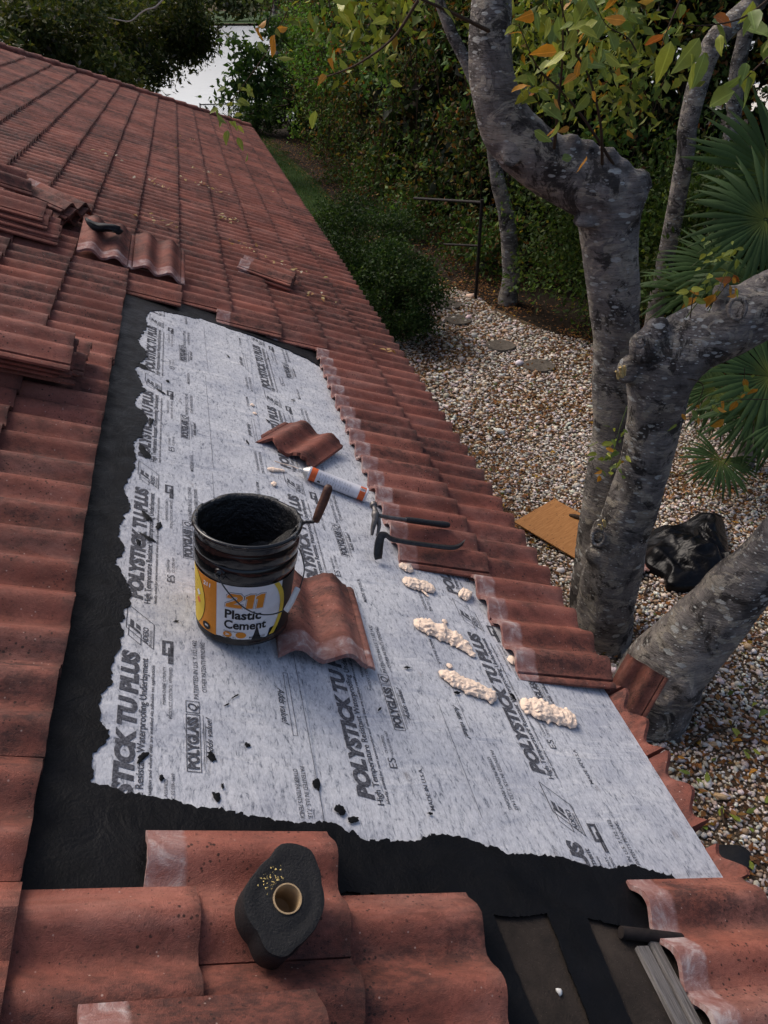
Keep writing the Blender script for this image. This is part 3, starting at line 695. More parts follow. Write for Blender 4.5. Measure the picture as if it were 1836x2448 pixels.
# inner wall smeared with tar and the tar itself
IN = [(BRT + .0092, .3580), (BRT + .0092, .3690), (BRT + .004, .3755), (BRT - .002, .3756), (BRT - .0065, .3690)] + [(br(z) - .005, z) for z in np.linspace(.355, .12, 14)]
me = lathe('tar_lining', IN, 72, 60)
for v in me.vertices:
    if v.co.z > .3575 and math.hypot(v.co.x, v.co.y) > BRT - .004:
        q = mnoise.noise(v.co * 17) + .6 * mnoise.noise(v.co * 45)
        if q < .12: l = math.hypot(v.co.x, v.co.y); k = (BRT - .002) / l; v.co = Vector((v.co.x * k, v.co.y * k, min(v.co.z, .3690)))
        else: v.co.z += .004 * q; v.co.x *= 1 + .010 * q; v.co.y *= 1 + .010 * q
        continue
    f = .006 * max(0, mnoise.noise(v.co * 28)) + .004 * max(0, mnoise.noise(v.co * 60)); l = math.hypot(v.co.x, v.co.y); v.co.x *= 1 - f / l; v.co.y *= 1 - f / l
link('tar_lining', me, MT['black_tarry'], bucket)
V = []; F = []; nr, na = 16, 56
for i in range(nr + 1):
    for k in range(na):
        r = (br(.19) - .005) * i / nr; a = 2 * math.pi * k / na; x, y = r * math.cos(a), r * math.sin(a)
        z = .16 + .10 * max(0, (x * .75 + y * .55) / .16) ** 2 + .022 * mnoise.noise(Vector((x * 14, y * 14, 2))) + .009 * mnoise.noise(Vector((x * 55, y * 30, 5))); V.append((x, y, z))
for i in range(nr):
    for k in range(na): F.append((i * na + k, (i + 1) * na + k, (i + 1) * na + (k + 1) % na, i * na + (k + 1) % na))
link('tar_filling', mk('tar_filling', V, F, True), MT['black_tarry'], bucket)
# printed label wrapped round the pail; angle 0 faces the viewer, positive to the right
PH0 = R(-107)
def cyl(phi, z, off): r = br(z) + off; a = PH0 + phi; return (r * math.cos(a), r * math.sin(a), z)
def wrap(name, ph0, ph1, z0, z1, off, mat, parent, n=None, inside=None):
    n = n or max(2, int(abs(ph1 - ph0) / R(3))); m = 10; V = []; F = []
    for j in range(m + 1):
        for i in range(n + 1): V.append(cyl(ph0 + (ph1 - ph0) * i / n, (z0(ph0 + (ph1 - ph0) * i / n) if callable(z0) else z0) + ((z1 - (z0(ph0 + (ph1 - ph0) * i / n) if callable(z0) else z0))) * j / m, off))
    for j in range(m):
        for i in range(n): F.append((j * (n + 1) + i, j * (n + 1) + i + 1, (j + 1) * (n + 1) + i + 1, (j + 1) * (n + 1) + i))
    return link(name, mk(name, V, F, True), mat, parent)
def torn(ph): return .026 + .010 * max(0, mnoise.noise(Vector((ph * 6, 0, 2)))) + .006 * mnoise.noise(Vector((ph * 25, 1, 0))) + (.055 if R(24) < ph < R(33) else 0) * (1 - abs(ph - R(28.5)) / R(5)) + (.03 if ph > R(44) else 0)
LB = wrap('label', R(-150), R(100), torn, .226, .0010, MT['paper_white'], bucket, 110)
wrap('label_panel', R(-150), R(-21), .024, .2262, .0016, MT['paper_orange'], LB)
def disc(name, phc, zc, r, off, mat, rz=None, clip=None, n=40):
    V = [cyl(phc, zc, off)]; F = []; rings = 8
    for j in range(1, rings + 1):
        for k in range(n):
            a = 2 * math.pi * k / n; x = r * j / rings * math.cos(a); z = zc + (rz or r) * j / rings * math.sin(a); V.append(cyl(phc + x / br(zc), min(max(z, .0245), .2258), off))
    for k in range(n): F.append((0, 1 + k, 1 + (k + 1) % n))
    for j in range(rings - 1):
        for k in range(n): a = 1 + j * n; F.append((a + k, a + n + k, a + n + (k + 1) % n, a + (k + 1) % n))
    return link(name, mk(name, V, F, True), mat, LB)
disc('label_disc', R(-78), .125, .104, .0022, MT['paper_black'], .122)
disc('label_disc', R(-78), .125, .1025, .0028, MT['paper_yellow'], .120)
def wtext(t, ph, z, wid, hgt, mat, off=.0022, bold=.0, shear=0.0, slant=0.0, name='lettering'):
    V, F = text_vf(t, bold, shear); x0, x1 = V[:, 0].min(), V[:, 0].max()
    bm = bmesh.new(); vs = [bm.verts.new(((x - x0) / (x1 - x0) * wid, y / .70 * hgt, 0)) for x, y, _ in V]
    for f in F:
        try: bm.faces.new([vs[i] for i in f])
        except ValueError: pass
    for c in np.arange(.004, wid, .006): bmesh.ops.bisect_plane(bm, geom=bm.verts[:] + bm.edges[:] + bm.faces[:], plane_co=(c, 0, 0), plane_no=(1, 0, 0))
    for v in bm.verts: v.co = Vector(cyl(ph + v.co.x / BRB, z + v.co.y + slant * v.co.x, off))
    link(name, bm_mesh(name, bm), mat, LB)
def numeral(pts, off, mat, nm):
    bm = bmesh.new(); vs = [bm.verts.new((x, y, 0)) for x, y in pts]; es = [bm.edges.new((vs[q], vs[(q + 1) % len(vs)])) for q in range(len(vs))]
    bmesh.ops.triangle_fill(bm, edges=es, use_beauty=True)
    for c in np.arange(.004, .12, .005): bmesh.ops.bisect_plane(bm, geom=bm.verts[:] + bm.edges[:] + bm.faces[:], plane_co=(c, 0, 0), plane_no=(1, 0, 0))
    for v in bm.verts: v.co = Vector(cyl(R(-9.5) + (v.co.x + .10 * v.co.y) / BRB, .147 + v.co.y, off))
    link(nm, bm_mesh(nm, bm), mat, LB)
TWO = [(0, 0), (.048, 0), (.048, .013), (.022, .013), (.038, .024), (.046, .033), (.046, .043), (.038, .052), (.010, .052), (.001, .043), (.001, .034), (.015, .034), (.016, .039), (.020, .041), (.028, .041), (.031, .037), (.029, .032), (0, .012)]
ONE = [(.006, 0), (.026, 0), (.026, .052), (.012, .052), (0, .045), (0, .034), (.006, .036)]
def grow(P, d):
    out = []; n = len(P)
    for q in range(n):
        a, b, c = Vector(P[q - 1]), Vector(P[q]), Vector(P[(q + 1) % n]); e1 = (b - a).normalized(); e2 = (c - b).normalized(); m = Vector((e1.y, -e1.x)) + Vector((e2.y, -e2.x)); out.append(tuple(b + m.normalized() * d))
    return out
for g0, x0 in ((TWO, 0), (ONE, .053), (ONE, .083)):
    sh = [(x + x0, y) for x, y in g0]
    numeral(grow(sh, .0042), .0016, MT['paper_black'], 'numeral_outline'); numeral(grow(sh, .0028), .0022, MT['paper_white'], 'numeral_inset'); numeral(sh, .0028, MT['paper_orange'], 'numeral')
wtext('Plastic', R(-10), .105, .108, .032, MT['paper_black'], .0022, .028)
wtext('Cement', R(-10.5), .066, .128, .031, MT['paper_black'], .0022, .028)
wtext('Cemento Plastico', R(-11), .052, .05, .006, MT['paper_black'], .0022, .0)
wtext('211', R(-41), .196, .030, .014, MT['paper_white'], .0032, .04, .12)
wtext('4.3 GAL / 17 L', R(-12), .018 + .010, .042, .007, MT['paper_black'], .0022, .01)
wtext('MADE IN THE USA', R(20), .030, .05, .008, MT['paper_black'], .0022, .01)
disc('label_badge', R(-6), .042, .014, .0024, MT['paper_orange'], .011); disc('label_badge', R(10), .043, .016, .0024, MT['paper_orange'], .012)
wtext('>', R(-8.4), .038, .012, .010, MT['paper_white'], .0030, .05)
disc('label_badge', R(-36), .044, .017, .0034, MT['paper_black'], .014)
wtext('=', R(-38), .040, .014, .012, MT['paper_white'], .0040, .03)
for i in range(9): wrap('fine_print', R(-76), R(-62 + (i * 37) % 9), .060 + .0155 * i, .0612 + .0155 * i, .0034, MT['paper_black'], LB)
disc('hazard_sign', R(-52), .147, .0125, .0034, MT['paper_white'], .0125, n=4); disc('hazard_sign', R(-52), .118, .0125, .0034, MT['can_orange'], .0125, n=4)
# right-hand yellow arc with dark photo panel
wrap('label_panel', R(58), R(98), .030, .2262, .0016, MT['paper_black'], LB)
def arcband(ph, off, wid, mat):
    V = []; F = []
    for j in range(25):
        t = j / 24; z = .03 + .196 * t; p = ph - R(13) * ((t - .5) * 2) ** 2; V += [cyl(p, z, off), cyl(p + R(wid), z, off)]
    for j in range(24): F.append((2 * j, 2 * j + 1, 2 * j + 3, 2 * j + 2))
    link('label_arc', mk('label_arc', V, F, True), mat, LB)
arcband(R(58), .0024, 7, MT['paper_yellow'])
# ears, bail and grip
for ph in (R(-17), R(163)):
    c = Vector(cyl(ph, .262, .004)); d = Vector((math.cos(PH0 + ph), math.sin(PH0 + ph), 0)); q = d.to_track_quat('Z', 'Y').to_matrix().to_4x4()
    link('ear', lathe('ear', [(0, .010), (.008, .010), (.011, .007), (.017, .005), (.020, 0), (.020, -.004)], 20), MT['black_steel'], bucket, Matrix.Translation(c) @ q)
bail = [(*cyl(R(-17), .262, .016), .0022)]
for ph, z, off in ((-12, .247, .022), (-3, .215, .026), (10, .176, .030), (24, .150, .034), (40, .138, .036), (56, .138, .036), (64, .150, .036)): bail.append((*cyl(R(ph), z, off), .0022))
for ph, z, off in ((80, .185, .034), (100, .215, .030), (130, .245, .024), (163, .262, .016)): bail.append((*cyl(R(ph), z, off), .0022))
BL = link('bail', tube('bail', spline(bail, 5), 8), MT['wire'], bucket)
link('grip', tube('grip', [(*cyl(R(54), .132, .038), .0085), (*cyl(R(55), .135, .038), .0095), (*cyl(R(60), .160, .040), .0095), (*cyl(R(67), .195, .040), .0095), (*cyl(R(68), .198, .040), .0085)], 12), MT['plastic_white'], BL)
# trowel standing in the bucket
trowel = empty('trowel', RM @ BMx); tag(trowel, 'trowel with a tarry brown wooden handle hooked over the bucket rim', 'trowel')
link('tang', tube('tang', spline([(.12, -.02, .30, .005), (.150, -.012, .352, .005), (.172, -.008, .366, .0055), (.200, -.002, .365, .0055), (.214, .002, .372, .006)], 5), 8), MT['black_tarry'], trowel)
hp = [(.208, .0, .362, .009), (.212, .003, .372, .0125), (.222, .010, .402, .0145), (.233, .018, .432, .0150), (.242, .025, .462, .0145), (.246, .029, .474, .012), (.2475, .030, .479, .006)]
link('handle', tube('handle', spline(hp, 3), 14), MT['handle_wood'], trowel)
link('blade', mk('blade', [(.155, -.016, .352), (.135, .06, .30), (.02, .05, .20), (.0, -.06, .20), (.10, -.08, .29), (.157, -.016, .350), (.137, .06, .298), (.022, .05, .198), (.002, -.06, .198), (.102, -.08, .288)], [(0, 1, 2, 3, 4), (9, 8, 7, 6, 5), (0, 5, 6, 1), (1, 6, 7, 2), (2, 7, 8, 3), (3, 8, 9, 4), (4, 9, 5, 0)]), MT['black_tarry'], trowel)

# ================================================================== FOAM CAN, HAMMER, PRY BAR
can = empty('foam_can'); tag(can, 'white and orange aerosol foam can lying on its side on the grey sheet', 'spray can')
ca, cb_ = Vector((1.035, 3.165, .040)), Vector((1.318, 3.075, .040)); ax = (cb_ - ca); CL = ax.length; ax.normalize()
Mx = Matrix.Translation(ca) @ ax.to_track_quat('Z', 'Y').to_matrix().to_4x4(); can.matrix_basis = RM @ Mx
CR = .0325
link('can_body', lathe('can_body', [(0, -.002), (CR - .004, -.002), (CR, .0), (CR + .0012, .004), (CR, .007), (CR, CL - .012), (CR + .0012, CL - .008), (CR + .0012, CL - .003), (CR - .003, CL), (CR - .010, CL - .006), (0, CL - .006)], 40), MT['can_white'], can)
def ring(z0, z1, mat, nm): return link(nm, lathe(nm, [(CR + .0006, z0), (CR + .0006, z1)], 40), mat, can)
ring(.010, .040, MT['can_orange'], 'orange_band'); ring(CL - .042, CL - .012, MT['can_orange'], 'orange_band')
link('dome', lathe('dome', [(CR, .001), (CR - .004, -.006), (CR - .010, -.016), (.016, -.024), (.0135, -.027), (.0135, -.032), (.009, -.034), (0, -.034)], 32), MT['tin'], can)
link('nozzle', lathe('nozzle', [(0, -.03), (.006, -.03), (.006, -.046), (.0035, -.050), (0, -.050)], 14), MT['plastic_white'], can)
link('straw', tube('straw', spline([(0, 0, -.045, .0028), (.002, .0, -.075, .0026), (-.010, .0, -.12, .0026), (-.026, .004, -.165, .0028)], 5), 8), MT['white_foam'], can)
# visible side of the can faces the camera and the sky: lines of fine print and a barcode
vis = (RM.to_3x3() @ Mx.to_3x3()).transposed() @ (CAM - RP(*ca)); vphi = math.atan2(vis.y, vis.x)
def cwrap(name, p0, p1, z0, z1, mat, off=.0012):
    n = max(2, int(abs(p1 - p0) / R(8))); V = []
    for z in (z0, z1):
        for i in range(n + 1): a = vphi + p0 + (p1 - p0) * i / n; V.append(((CR + off) * math.cos(a), (CR + off) * math.sin(a), z))
    link(name, mk(name, V, [(i, i + 1, n + 2 + i, n + 1 + i) for i in range(n)], True), mat, can)
GREY = flat('print_grey', (.20, .20, .23), .6)
for i in range(12):
    z = .055 + i * .0135; r2 = random.Random(i)
    cwrap('fine_print', R(-38), R(-38 + r2.uniform(15, 34)), z, z + .0016, GREY); cwrap('fine_print', R(4), R(4 + r2.uniform(18, 40)), z + .002, z + .0036, GREY)
    if i % 2: cwrap('fine_print', R(-30), R(-12 + r2.uniform(0, 10)), z + .005, z + .006, GREY)
cwrap('logo_mark', R(34), R(52), .052, .066, MT['paper_black'])
cwrap('barcode_ground', R(-48), R(-20), CL - .040, CL - .016, MT['can_white'], .0010)
for i in range(9): cwrap('barcode', R(-46), R(-24), CL - .038 + i * .0024, CL - .038 + i * .0024 + (.0014 if i % 3 else .0007), MT['paper_black'], .0014)

ham = empty('hammer', RM @ Matrix.Translation((1.275, 2.80, .07))); tag(ham, 'dark steel claw hammer with black grip lying across the tiles', 'hammer')
hd = [(-.004, .062, .046, .017), (-.003, .046, .043, .017), (-.002, .040, .042, .012), (0, .020, .034, .013), (.0, .0, .028, .019), (.0, -.020, .016, .015), (-.006, -.046, -.012, .011), (-.004, -.066, -.042, .006)]
link('head', tube('head', spline(hd, 4), 10), MT['tool_steel'], ham)
link('claw', tube('claw', spline([(.014, -.014, .02, .010), (.022, -.040, -.006, .009), (.020, -.066, -.040, .005)], 4), 8), MT['tool_steel'], ham)
link('shaft', tube('shaft', [(.0, .0, .026, .009), (.05, .003, .026, .0095), (.13, .012, .028, .0095), (.17, .018, .029, .010)], 10), MT['tool_steel'], ham)
link('grip', tube('grip', spline([(.155, .016, .029, .0125), (.20, .022, .030, .0145), (.29, .034, .032, .0135), (.355, .045, .033, .0155), (.385, .050, .034, .013), (.392, .051, .034, .006)], 4), 12), MT['rubber'], ham)
bar = empty('pry_bar', RM @ Matrix.Translation((1.275, 2.62, .07))); tag(bar, 'black hooked pry bar with an upturned pointed tip, lying below the hammer', 'pry bar')
def flatbar(name, pts, mat, parent, wid, thk):
    """ribbon bar; width along v-u plane normal, rows (v,u,h,widthscale)"""
    P = spline(pts, 6); V = []; F = []
    for i, p in enumerate(P):
        a = Vector(P[max(i - 1, 0)][:3]); b = Vector(P[min(i + 1, len(P) - 1)][:3]); t = (b - a).normalized(); s = t.cross(Vector((.25, -.35, .9))).normalized(); q = s.cross(t); c = Vector(p[:3]); w_ = wid * p[3]
        V += [c + s * w_ + q * thk * .3, c + q * thk, c - s * w_ + q * thk * .3, c - s * w_ - q * thk * .3, c - q * thk, c + s * w_ - q * thk * .3]
    for i in range(len(P) - 1):
        for j in range(6): F.append((i * 6 + j, i * 6 + (j + 1) % 6, i * 6 + 6 + (j + 1) % 6, i * 6 + 6 + j))
    F += [tuple(range(6))[::-1], tuple(len(V) - 6 + j for j in range(6))]
    return link(name, mk(name, V, F, True, 40), mat, parent)
flatbar('hooked_end', [(-.010, -.058, -.048, 1.7), (-.017, -.046, -.030, 1.9), (-.020, -.020, .004, 1.7), (-.012, .008, .027, 1.35), (.010, .016, .031, 1.1), (.026, .008, .026, 1.0), (.05, .004, .023, 1.0)], MT['black_iron'], bar, .013, .008)
flatbar('shank', [(.045, .0045, .0235, 1), (.12, .012, .022, 1), (.22, .026, .022, 1), (.32, .042, .022, 1), (.37, .056, .026, .9), (.405, .082, .034, .6), (.425, .108, .042, .1)], MT['black_iron'], bar, .0115, .008)

# ================================================================== ADHESIVE FOAM DABS
def foam(label, pts, seed):
    """pts: rows (v,u,halfwidth): a piped bead with a wrinkled skin"""
    c0 = pts[len(pts) // 2]; P = spline([(v - c0[0], u - c0[1], .004, r) for v, u, r in pts], 18); V = []; F = []; n = 40
    for i, p in enumerate(P):
        a = Vector(P[max(i - 1, 0)][:3]); b = Vector(P[min(i + 1, len(P) - 1)][:3]); t = (b - a).normalized(); s = Vector((t.y, -t.x, 0)); e = min(i, len(P) - 1 - i); r = p[3] * min(1, .35 + .16 * e) * (1.24 + .35 * mnoise.noise(Vector((p[0] * 38 + seed, p[1] * 38, 2))))
        for k in range(n):
            an = math.pi * k / (n - 1); d = s * math.cos(an) + Vector((0, 0, .50)) * math.sin(an); q = Vector(p[:3]) + d * r
            x = Vector((q.x * 54 + seed, q.y * 54, q.z * 54)); wv = abs(mnoise.noise(x)) * 1.2 + .6 * abs(mnoise.noise(x * 2.1)); q += d * (r * .38 * (wv - .35) + .0065 * (.35 - abs(mnoise.noise(Vector((x.x * 1.1, x.y * 1.1, x.z * 1.1)) + Vector((7, 0, 0))))) ); q.z = max(q.z, -.004); V.append(q)
    for i in range(len(P) - 1):
        for k in range(n - 1): F.append((i * n + k, i * n + k + 1, (i + 1) * n + k + 1, (i + 1) * n + k))
    F += [tuple(range(n))[::-1], tuple((len(P) - 1) * n + k for k in range(n))]
    o = link('foam_dab', mk('foam_dab', V, F, True, 60), MT['white_foam'], None, RM @ Matrix.Translation((c0[0], c0[1], .006)))
    tag(o, label, 'foam', 'cream foam dabs on the grey sheet')
foam('small cream foam dab below the last full tile, with a thin stray strand', [(1.352, 2.452, .020), (1.40, 2.445, .027), (1.45, 2.44, .026), (1.50, 2.428, .024)], 1)
foam('round cream foam blob touching the pale tile heads', [(1.625, 2.452, .024), (1.648, 2.437, .032), (1.67, 2.42, .024)], 5)
foam('irregular cream foam dab with a tapering tail', [(1.325, 2.165, .018), (1.37, 2.165, .031), (1.44, 2.14, .035), (1.50, 2.105, .028), (1.53, 2.06, .018), (1.545, 2.03, .010)], 9)
foam('cream foam dab with a pointed upper left end, in the middle of the lower sheet', [(1.352, 1.915, .010), (1.395, 1.888, .027), (1.45, 1.858, .031), (1.51, 1.835, .030), (1.555, 1.812, .025)], 13)
foam('fat straight cream foam sausage nearest the eave', [(1.652, 1.800, .027), (1.70, 1.79, .037), (1.76, 1.776, .037), (1.83, 1.760, .036), (1.875, 1.748, .026)], 17)
foam('cream foam squeezed out under the lowest eave tile', [(1.70, 2.045, .014), (1.76, 2.042, .020), (1.82, 2.030, .018), (1.86, 2.022, .010)], 21)
foam('cream foam squeezed out under the last upper tile', [(1.37, 2.575, .014), (1.40, 2.555, .022), (1.425, 2.535, .010)], 25)
foam('little cream foam drop at the tip of the straw of the can', [(.842, 3.165, .008), (.862, 3.165, .013), (.885, 3.172, .010), (.93, 3.185, .006)], 29)
foam('tiny cream foam drop between the bucket and the can', [(.845, 3.03, .008), (.858, 3.03, .013), (.872, 3.03, .008)], 33)
for i, (v, u, lb) in enumerate([(1.478, 2.222, 'pea-sized foam crumb just above the tailed foam dab'), (1.41, 1.955, 'pea-sized foam crumb above the pointed foam dab'), (.83, 3.86, 'foam crumb on the sheet seam, upper of two left of the broken tile'), (.835, 3.76, 'foam crumb on the sheet seam, lower of two left of the broken tile'), (1.44, 2.385, 'thin foam strand hanging below the small foam dab')]):
    if i == 4: foam(lb, [(1.425, 2.415, .003), (1.44, 2.395, .004), (1.452, 2.372, .004)], 40)
    else: foam(lb, [(v - .012, u, .005), (v, u, .009), (v + .012, u - .003, .005)], 44 + i)

# ================================================================== ROLL OF BLACK MEMBRANE
roll = empty('membrane_roll'); tag(roll, 'squashed black roll of roofing tape on a cardboard core, standing on the tiles', 'tape roll')
rz_ = Vector((-.08, -.26, .965)).normalized(); rx_ = Vector((.90, -.222, .375)); rx_ = (rx_ - rz_ * rx_.dot(rz_)).normalized(); ry_ = rz_.cross(rx_); rc_ = Vector((.599, .926, .180)) - rz_ * .092
roll.matrix_basis = RM @ Matrix(((rx_.x, ry_.x, rz_.x, rc_.x), (rx_.y, ry_.y, rz_.y, rc_.y), (rx_.z, ry_.z, rz_.z, rc_.z), (0, 0, 0, 1)))
OUT = sorted((math.hypot(x, y) * .00053 / .86, math.degrees(math.atan2(y, x)) % 360) for x, y in ((-5, 222), (80, 208), (122, 140), (140, 70), (155, 8), (138, -60), (100, -122), (55, -165), (10, -208), (-50, -200), (-105, -130), (-158, -70), (-172, -5), (-135, 88), (-85, 150), (-42, 212)))
OUT.sort(key=lambda q: q[1])
n = 64; rad = []
for k in range(n):
    a = 360 * k / n; q = OUT + [(OUT[0][0], OUT[0][1] + 360)]
    if a < OUT[0][1]: a += 360
    for i in range(len(OUT)):
        if q[i][1] <= a <= q[i + 1][1]: t = (a - q[i][1]) / (q[i + 1][1] - q[i][1]); rad.append(q[i][0] + (q[i + 1][0] - q[i][0]) * (t * .6 + .4 * (3 * t * t - 2 * t ** 3))); break
RH = .088; rows = [(1, 0, .96), (1, .006, 1), (1, RH - .006, 1), (1, RH, .97)] + [(0, RH + .0012 * math.sin(i * .9) + .001, .95 - .06 * i) for i in range(11)]
V = []; F = []; hr = .030
for s_, z, sc in rows:
    for k in range(n):
        a = 2 * math.pi * k / n + R(0); r = rad[k] * .86 * sc
        if not s_: r = hr + (rad[k] * .86 - hr) * max(0, (sc - .35) / .62)
        V.append((r * math.cos(a), r * math.sin(a), z))
for i in range(len(rows) - 1):
    for k in range(n): F.append((i * n + k, i * n + (k + 1) % n, (i + 1) * n + (k + 1) % n, (i + 1) * n + k))
F.append(tuple(range(n))[::-1])
link('wound_strip', mk('wound_strip', V, F, True, 60), MT['roll'], roll)
link('cardboard_core', lathe('cardboard_core', [(.0305, RH - .002), (.0305, RH + .005), (.0275, RH + .005), (.0275, .01), (.0, .01)], 32), MT['card'], roll)
V = []; F = []
for i in range(80):
    a = R(random.gauss(138, 17)); r = random.uniform(.036, .070); c = Vector((r * math.cos(a), r * math.sin(a), RH + .0055)); s = random.uniform(.0008, .0026); b0 = len(V)
    for j in range(3): V.append(c + Vector((s * random.uniform(-1.5, 1.5), s * random.uniform(-1.5, 1.5), s * random.uniform(0, 1))))
    F.append((b0, b0 + 1, b0 + 2))
tag(link('sawdust', mk('sawdust', V, F), MT['sawdust'], roll), kind='stuff')

# ================================================================== GARDEN
def leafmesh(name, P, size, cols, out=None, aspect=.42, droop=.0, fold=.22):
    N = len(P); d = unit(N)
    if out is not None: d = d + out; d /= np.linalg.norm(d, axis=1, keepdims=True)
    d[:, 2] -= droop; d /= np.linalg.norm(d, axis=1, keepdims=True)
    r = unit(N); s = np.cross(d, r); s /= np.linalg.norm(s, axis=1, keepdims=True) + 1e-9; n = np.cross(d, s)
    size = np.asarray(size).reshape(-1, 1) * np.ones((N, 1)); wd = size * aspect * .5 * rng.uniform(.8, 1.2, (N, 1))
    mid = P + d * size * .42 + n * wd * fold * 2
    V = np.stack([P, mid + s * wd, P + d * size, mid - s * wd], 1).reshape(-1, 3)
    b = (np.arange(N) * 4)[:, None]; T = np.concatenate([b + np.array([[0, 1, 2]]), b + np.array([[0, 2, 3]])], 1).reshape(-1, 3)
    return bulk(name, V, T, np.repeat(cols, 4, 0))
def palette(N, *cs):
    """cs: (weight, (r,g,b))"""
    wts = np.array([c[0] for c in cs], float); idx = rng.choice(len(cs), N, p=wts / wts.sum()); C = np.array([c[1] for c in cs])[idx]
    return np.clip(C * rng.uniform(.65, 1.35, (N, 1)) * rng.uniform(.92, 1.08, (N, 3)), 0, 1)
def clumps(n, c, rad, nleaf, cr, shell=.55):
    """leaf positions in n clumps spread through an ellipsoid"""
    d = unit(n); rr = (shell + (1 - shell) * rng.random((n, 1))) * np.where(rng.random((n, 1)) < .8, 1, rng.random((n, 1)))
    C = np.array(c) + d * rr * np.array(rad); i = rng.integers(0, n, nleaf); off = rng.normal(size=(nleaf, 3)) * cr * .5; off[:, 2] *= .7
    out = np.array(C[i] - np.array(c)) / np.array(rad); out /= np.linalg.norm(out, axis=1, keepdims=True) + 1e-6
    return C[i] + off, out * .5, i
GREEN = [(5, (0.066, 0.119, 0.028)), (4, (0.095, 0.155, 0.036)), (2, (0.146, 0.189, 0.044)), (1, (0.044, 0.074, 0.023))]
def tree(name, label, base, crowns, nleaf, size, pal, trunk_r=.12, group=None, lean=(0, 0), bark='bark', trunk_pts=None, cr=.7, ncl=40):
    t = empty(name, Matrix.Translation(base)); tag(t, label, 'tree', group); B = np.array(base); P = []; O = []; I = []
    per = nleaf // len(crowns); k0 = 0
    for c, rad in crowns:
        p, o, i = clumps(ncl, c, rad, per, cr); P.append(p); O.append(o); I.append(i + k0); k0 += ncl
    P = np.vstack(P) - B; O = np.vstack(O); I = np.concatenate(I); tone = rng.uniform(.6, 1.35, k0)[I][:, None]
    cols = np.clip(palette(len(P), *pal) * tone, 0, 1)
    o = link('crown', leafmesh('crown', P, size * rng.uniform(.6, 1.3, len(P)), cols, O, droop=.25), MT['leaf'], t); tag(o, kind='stuff')
    top = np.array(crowns[0][0]) - B
    pts = trunk_pts or [(0, 0, -.05, trunk_r * 1.3), (lean[0] * .3, lean[1] * .3, top[2] * .35, trunk_r), (top[0] * .7 + lean[0], top[1] * .7, top[2] * .7, trunk_r * .8), (*top, trunk_r * .35)]
    V, F = tube_vf(spline(pts, 6), 10, .25)
    for c, rad in crowns:                                  # limbs
        for q in range(4):
            e = np.array(c) - B + unit(1)[0] * np.array(rad) * .75; m = np.array(pts[-2][:3]) * .6 + e * .4 + np.array([0, 0, .2])
            v2, f2 = tube_vf(spline([(*pts[-2][:3], trunk_r * .45), (*m, trunk_r * .3), (*e, trunk_r * .08)], 4), 6, 0, True, len(V)); V += v2; F += f2
    link('trunk', mk('trunk', V, F, True), MT[bark], t); return t

# ---- trees beside the lake, left, behind the roof
OL = [(4, (0.057, 0.075, 0.019)), (3, (0.088, 0.099, 0.027)), (2, (0.039, 0.061, 0.017)), (1, (0.164, 0.162, 0.044)), (.6, (0.175, 0.152, 0.125))]
LG = 'trees in front of the lake behind the roof'
tree('lake_tree', 'dark leafy tree at the far left behind the tiled roof', (-9.5, 25, 0), [((-9, 25, 4.6), (4, 3, 3.4)), ((-6.6, 24, 3.2), (2.8, 2.5, 2.6))], 24000, .22, OL, .16, LG)
lt_ = tree('lake_tree', 'broad olive tree behind the middle of the roof ridge line', (-5.0, 31, 0), [((-4.6, 30, 4.4), (3.6, 3, 3.0)), ((-3.3, 29, 2.7), (2.1, 2.4, 1.9))], 26000, .21, OL, .16, LG)
tree('lake_tree', 'loose olive tree hanging over the bright water', (-2.6, 37, 0), [((-.9, 36, 5.0), (2.3, 2.4, 1.9)), ((-1.7, 35, 3.5), (2.2, 2.2, 1.5)), ((.3, 36.5, 4.0), (1.0, 1.4, .9))], 20000, .20, OL, .13, LG)
tree('lake_tree', 'yellowish small tree peeping over the roof at the left edge', (-8.0, 20, 0), [((-7.2, 20.5, 3.3), (1.5, 1.4, 1.3))], 6000, .17, [(2, (.16, .14, .02)), (3, (.07, .08, .02))], .08, LG)
link('bare_branch', tube('bare_branch', spline([(*(at(px, py, 22.0) - Vector((-5.0, 31, 0))), r) for px, py, r in ((258, 42, .008), (285, 48, .012), (312, 50, .014), (335, 32, .016), (352, 22, .018), (372, 16, .020), (400, -12, .024), (430, -40, .028))], 5), 6), MT['dry_twig'], lt_)
# far bank wood
P, O, I = clumps(260, (0, 400, 9), (220, 30, 9), 9000, 6, .2)
tag(link('far_wood', leafmesh('far_wood', P, 3.2 * rng.uniform(.6, 1.3, len(P)), palette(len(P), (3, (.045, .06, .02)), (2, (.07, .085, .03)), (1, (.10, .10, .06)))), MT['leaf']), 'line of trees on the far bank of the lake', 'wood', kind='stuff')

